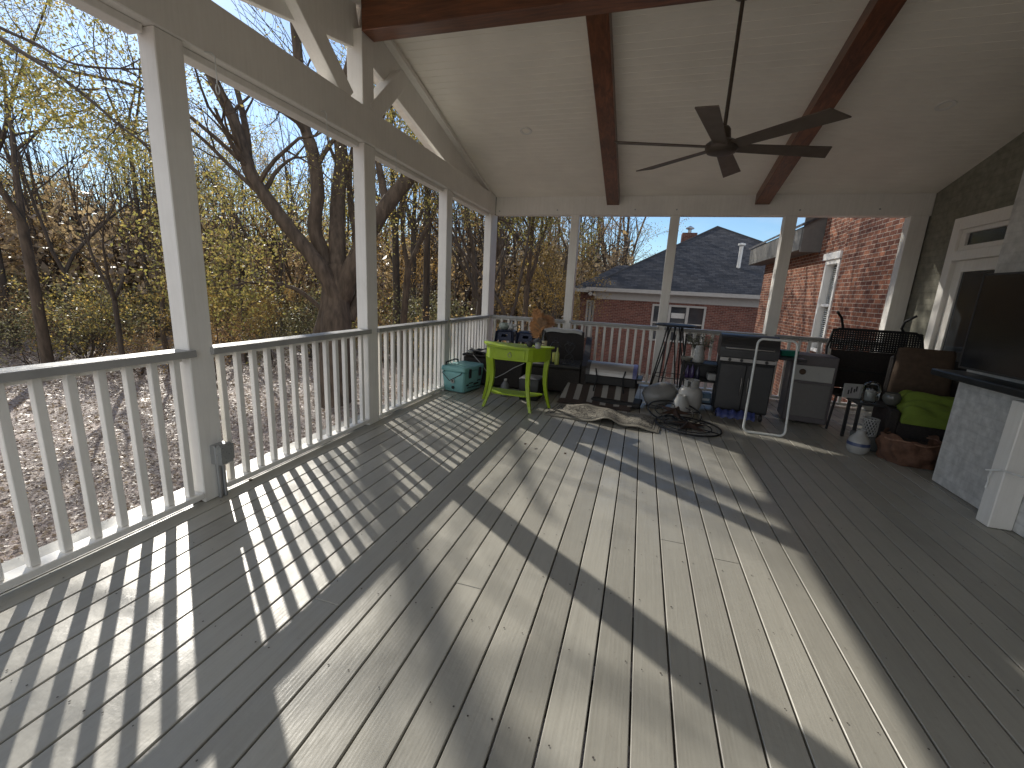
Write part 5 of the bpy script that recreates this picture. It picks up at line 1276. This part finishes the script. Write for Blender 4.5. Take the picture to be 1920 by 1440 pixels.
# cords and hooks on the left header, string on post
def hook(px,py,lab,L=.18):
    p=atX(px,py,XL+.02);mb=MB();z=p.z
    mb.tube([(XL+.018,p.y-.06,z+.03),(XL+.022,p.y-.02,z+.045),(XL+.024,p.y,z+.03),(XL+.024,p.y,z-L*.6)],.0035,5)
    mb.tube([(XL+.024,p.y+.012*math.sin(a),z-L*.6-.03-.022*math.cos(a)*1.2) for a in np.linspace(0,2*PI,11)[:-1]],.0035,5,closed=True)
    tag(mb.build('cord_hook',PVC),lab,'hook','white cord hooks hung along the left header beam')
hook(403,118,'white cord hook hanging from the header over the first left bay')
hook(612,222,'white cord hook hanging from the header next to the middle left post')
hook(742,292,'white cord hook hanging from the header beyond the middle left post')
p=Vector((XL+.012,5.50,.0));mb=MB()
for i in range(9):
    z=1.02-.035*i;mb.tube([(p.x+.006,p.y+.008*math.sin(a)*(1 if i%2 else .5),z+.022*math.cos(a)) for a in np.linspace(0,2*PI,9)[:-1]],.003,5,closed=True)
tag(mb.build('hanging_chain',flat('chain_metal',(.6,.6,.58),.3,.8)),'short pale chain hanging on the post behind the teal cooler','chain')
# dry leaf litter specks blown on the deck
mb=MB()
for px,py in ((380,938),(372,943),(985,832),(1003,838),(1060,850),(470,900)):
    q=Vector((0,0,CH))+ray(px,py)*((.012-CH)/ray(px,py).z);a=R2.uniform(0,6)
    mb.add([(q.x+.022*math.cos(a),q.y+.022*math.sin(a),.012),(q.x+.012*math.cos(a+1.5),q.y+.012*math.sin(a+1.5),.016),(q.x-.022*math.cos(a),q.y-.022*math.sin(a),.010),(q.x+.010*math.cos(a-1.5),q.y+.010*math.sin(a-1.5),.006)],[(0,1,2,3)])
tag(mb.build('fallen_leaves',flat('dry_leaf',(.12,.08,.05),.8)),kind='stuff')

# the black shelf unit stands a little further back, behind the tank
for o in list(S.objects):
    if o.parent is None and .5<o.location.x<1.05 and 5.8<o.location.y<6.13 and o.name.split('.')[0] in ('serving_cart','textured_vase','dried_flowers','blue_box'):
        o.location.x+=.06;o.location.y+=.27;o.location.z-=.04 if o.name.startswith(('textured','dried_fl')) else 0
    if o.parent is None and o.name.split('.')[0] in ('wire_bowl','white_carton') or (o.name.startswith('glass_bottle') and o.data and o.data.materials[0].name.startswith('bottle_glass_')):
        o.location+=Vector((.06,.27,-.04 if o.name.startswith('wire') else 0))
for o in bpy.data.objects['serving_cart'].children:
    if o.name.startswith('shelf') and max(v.co.z for v in o.data.vertices)>.6: o.location.z-=.04
bpy.data.objects['propane_tank'].location=(.73,5.90,0)
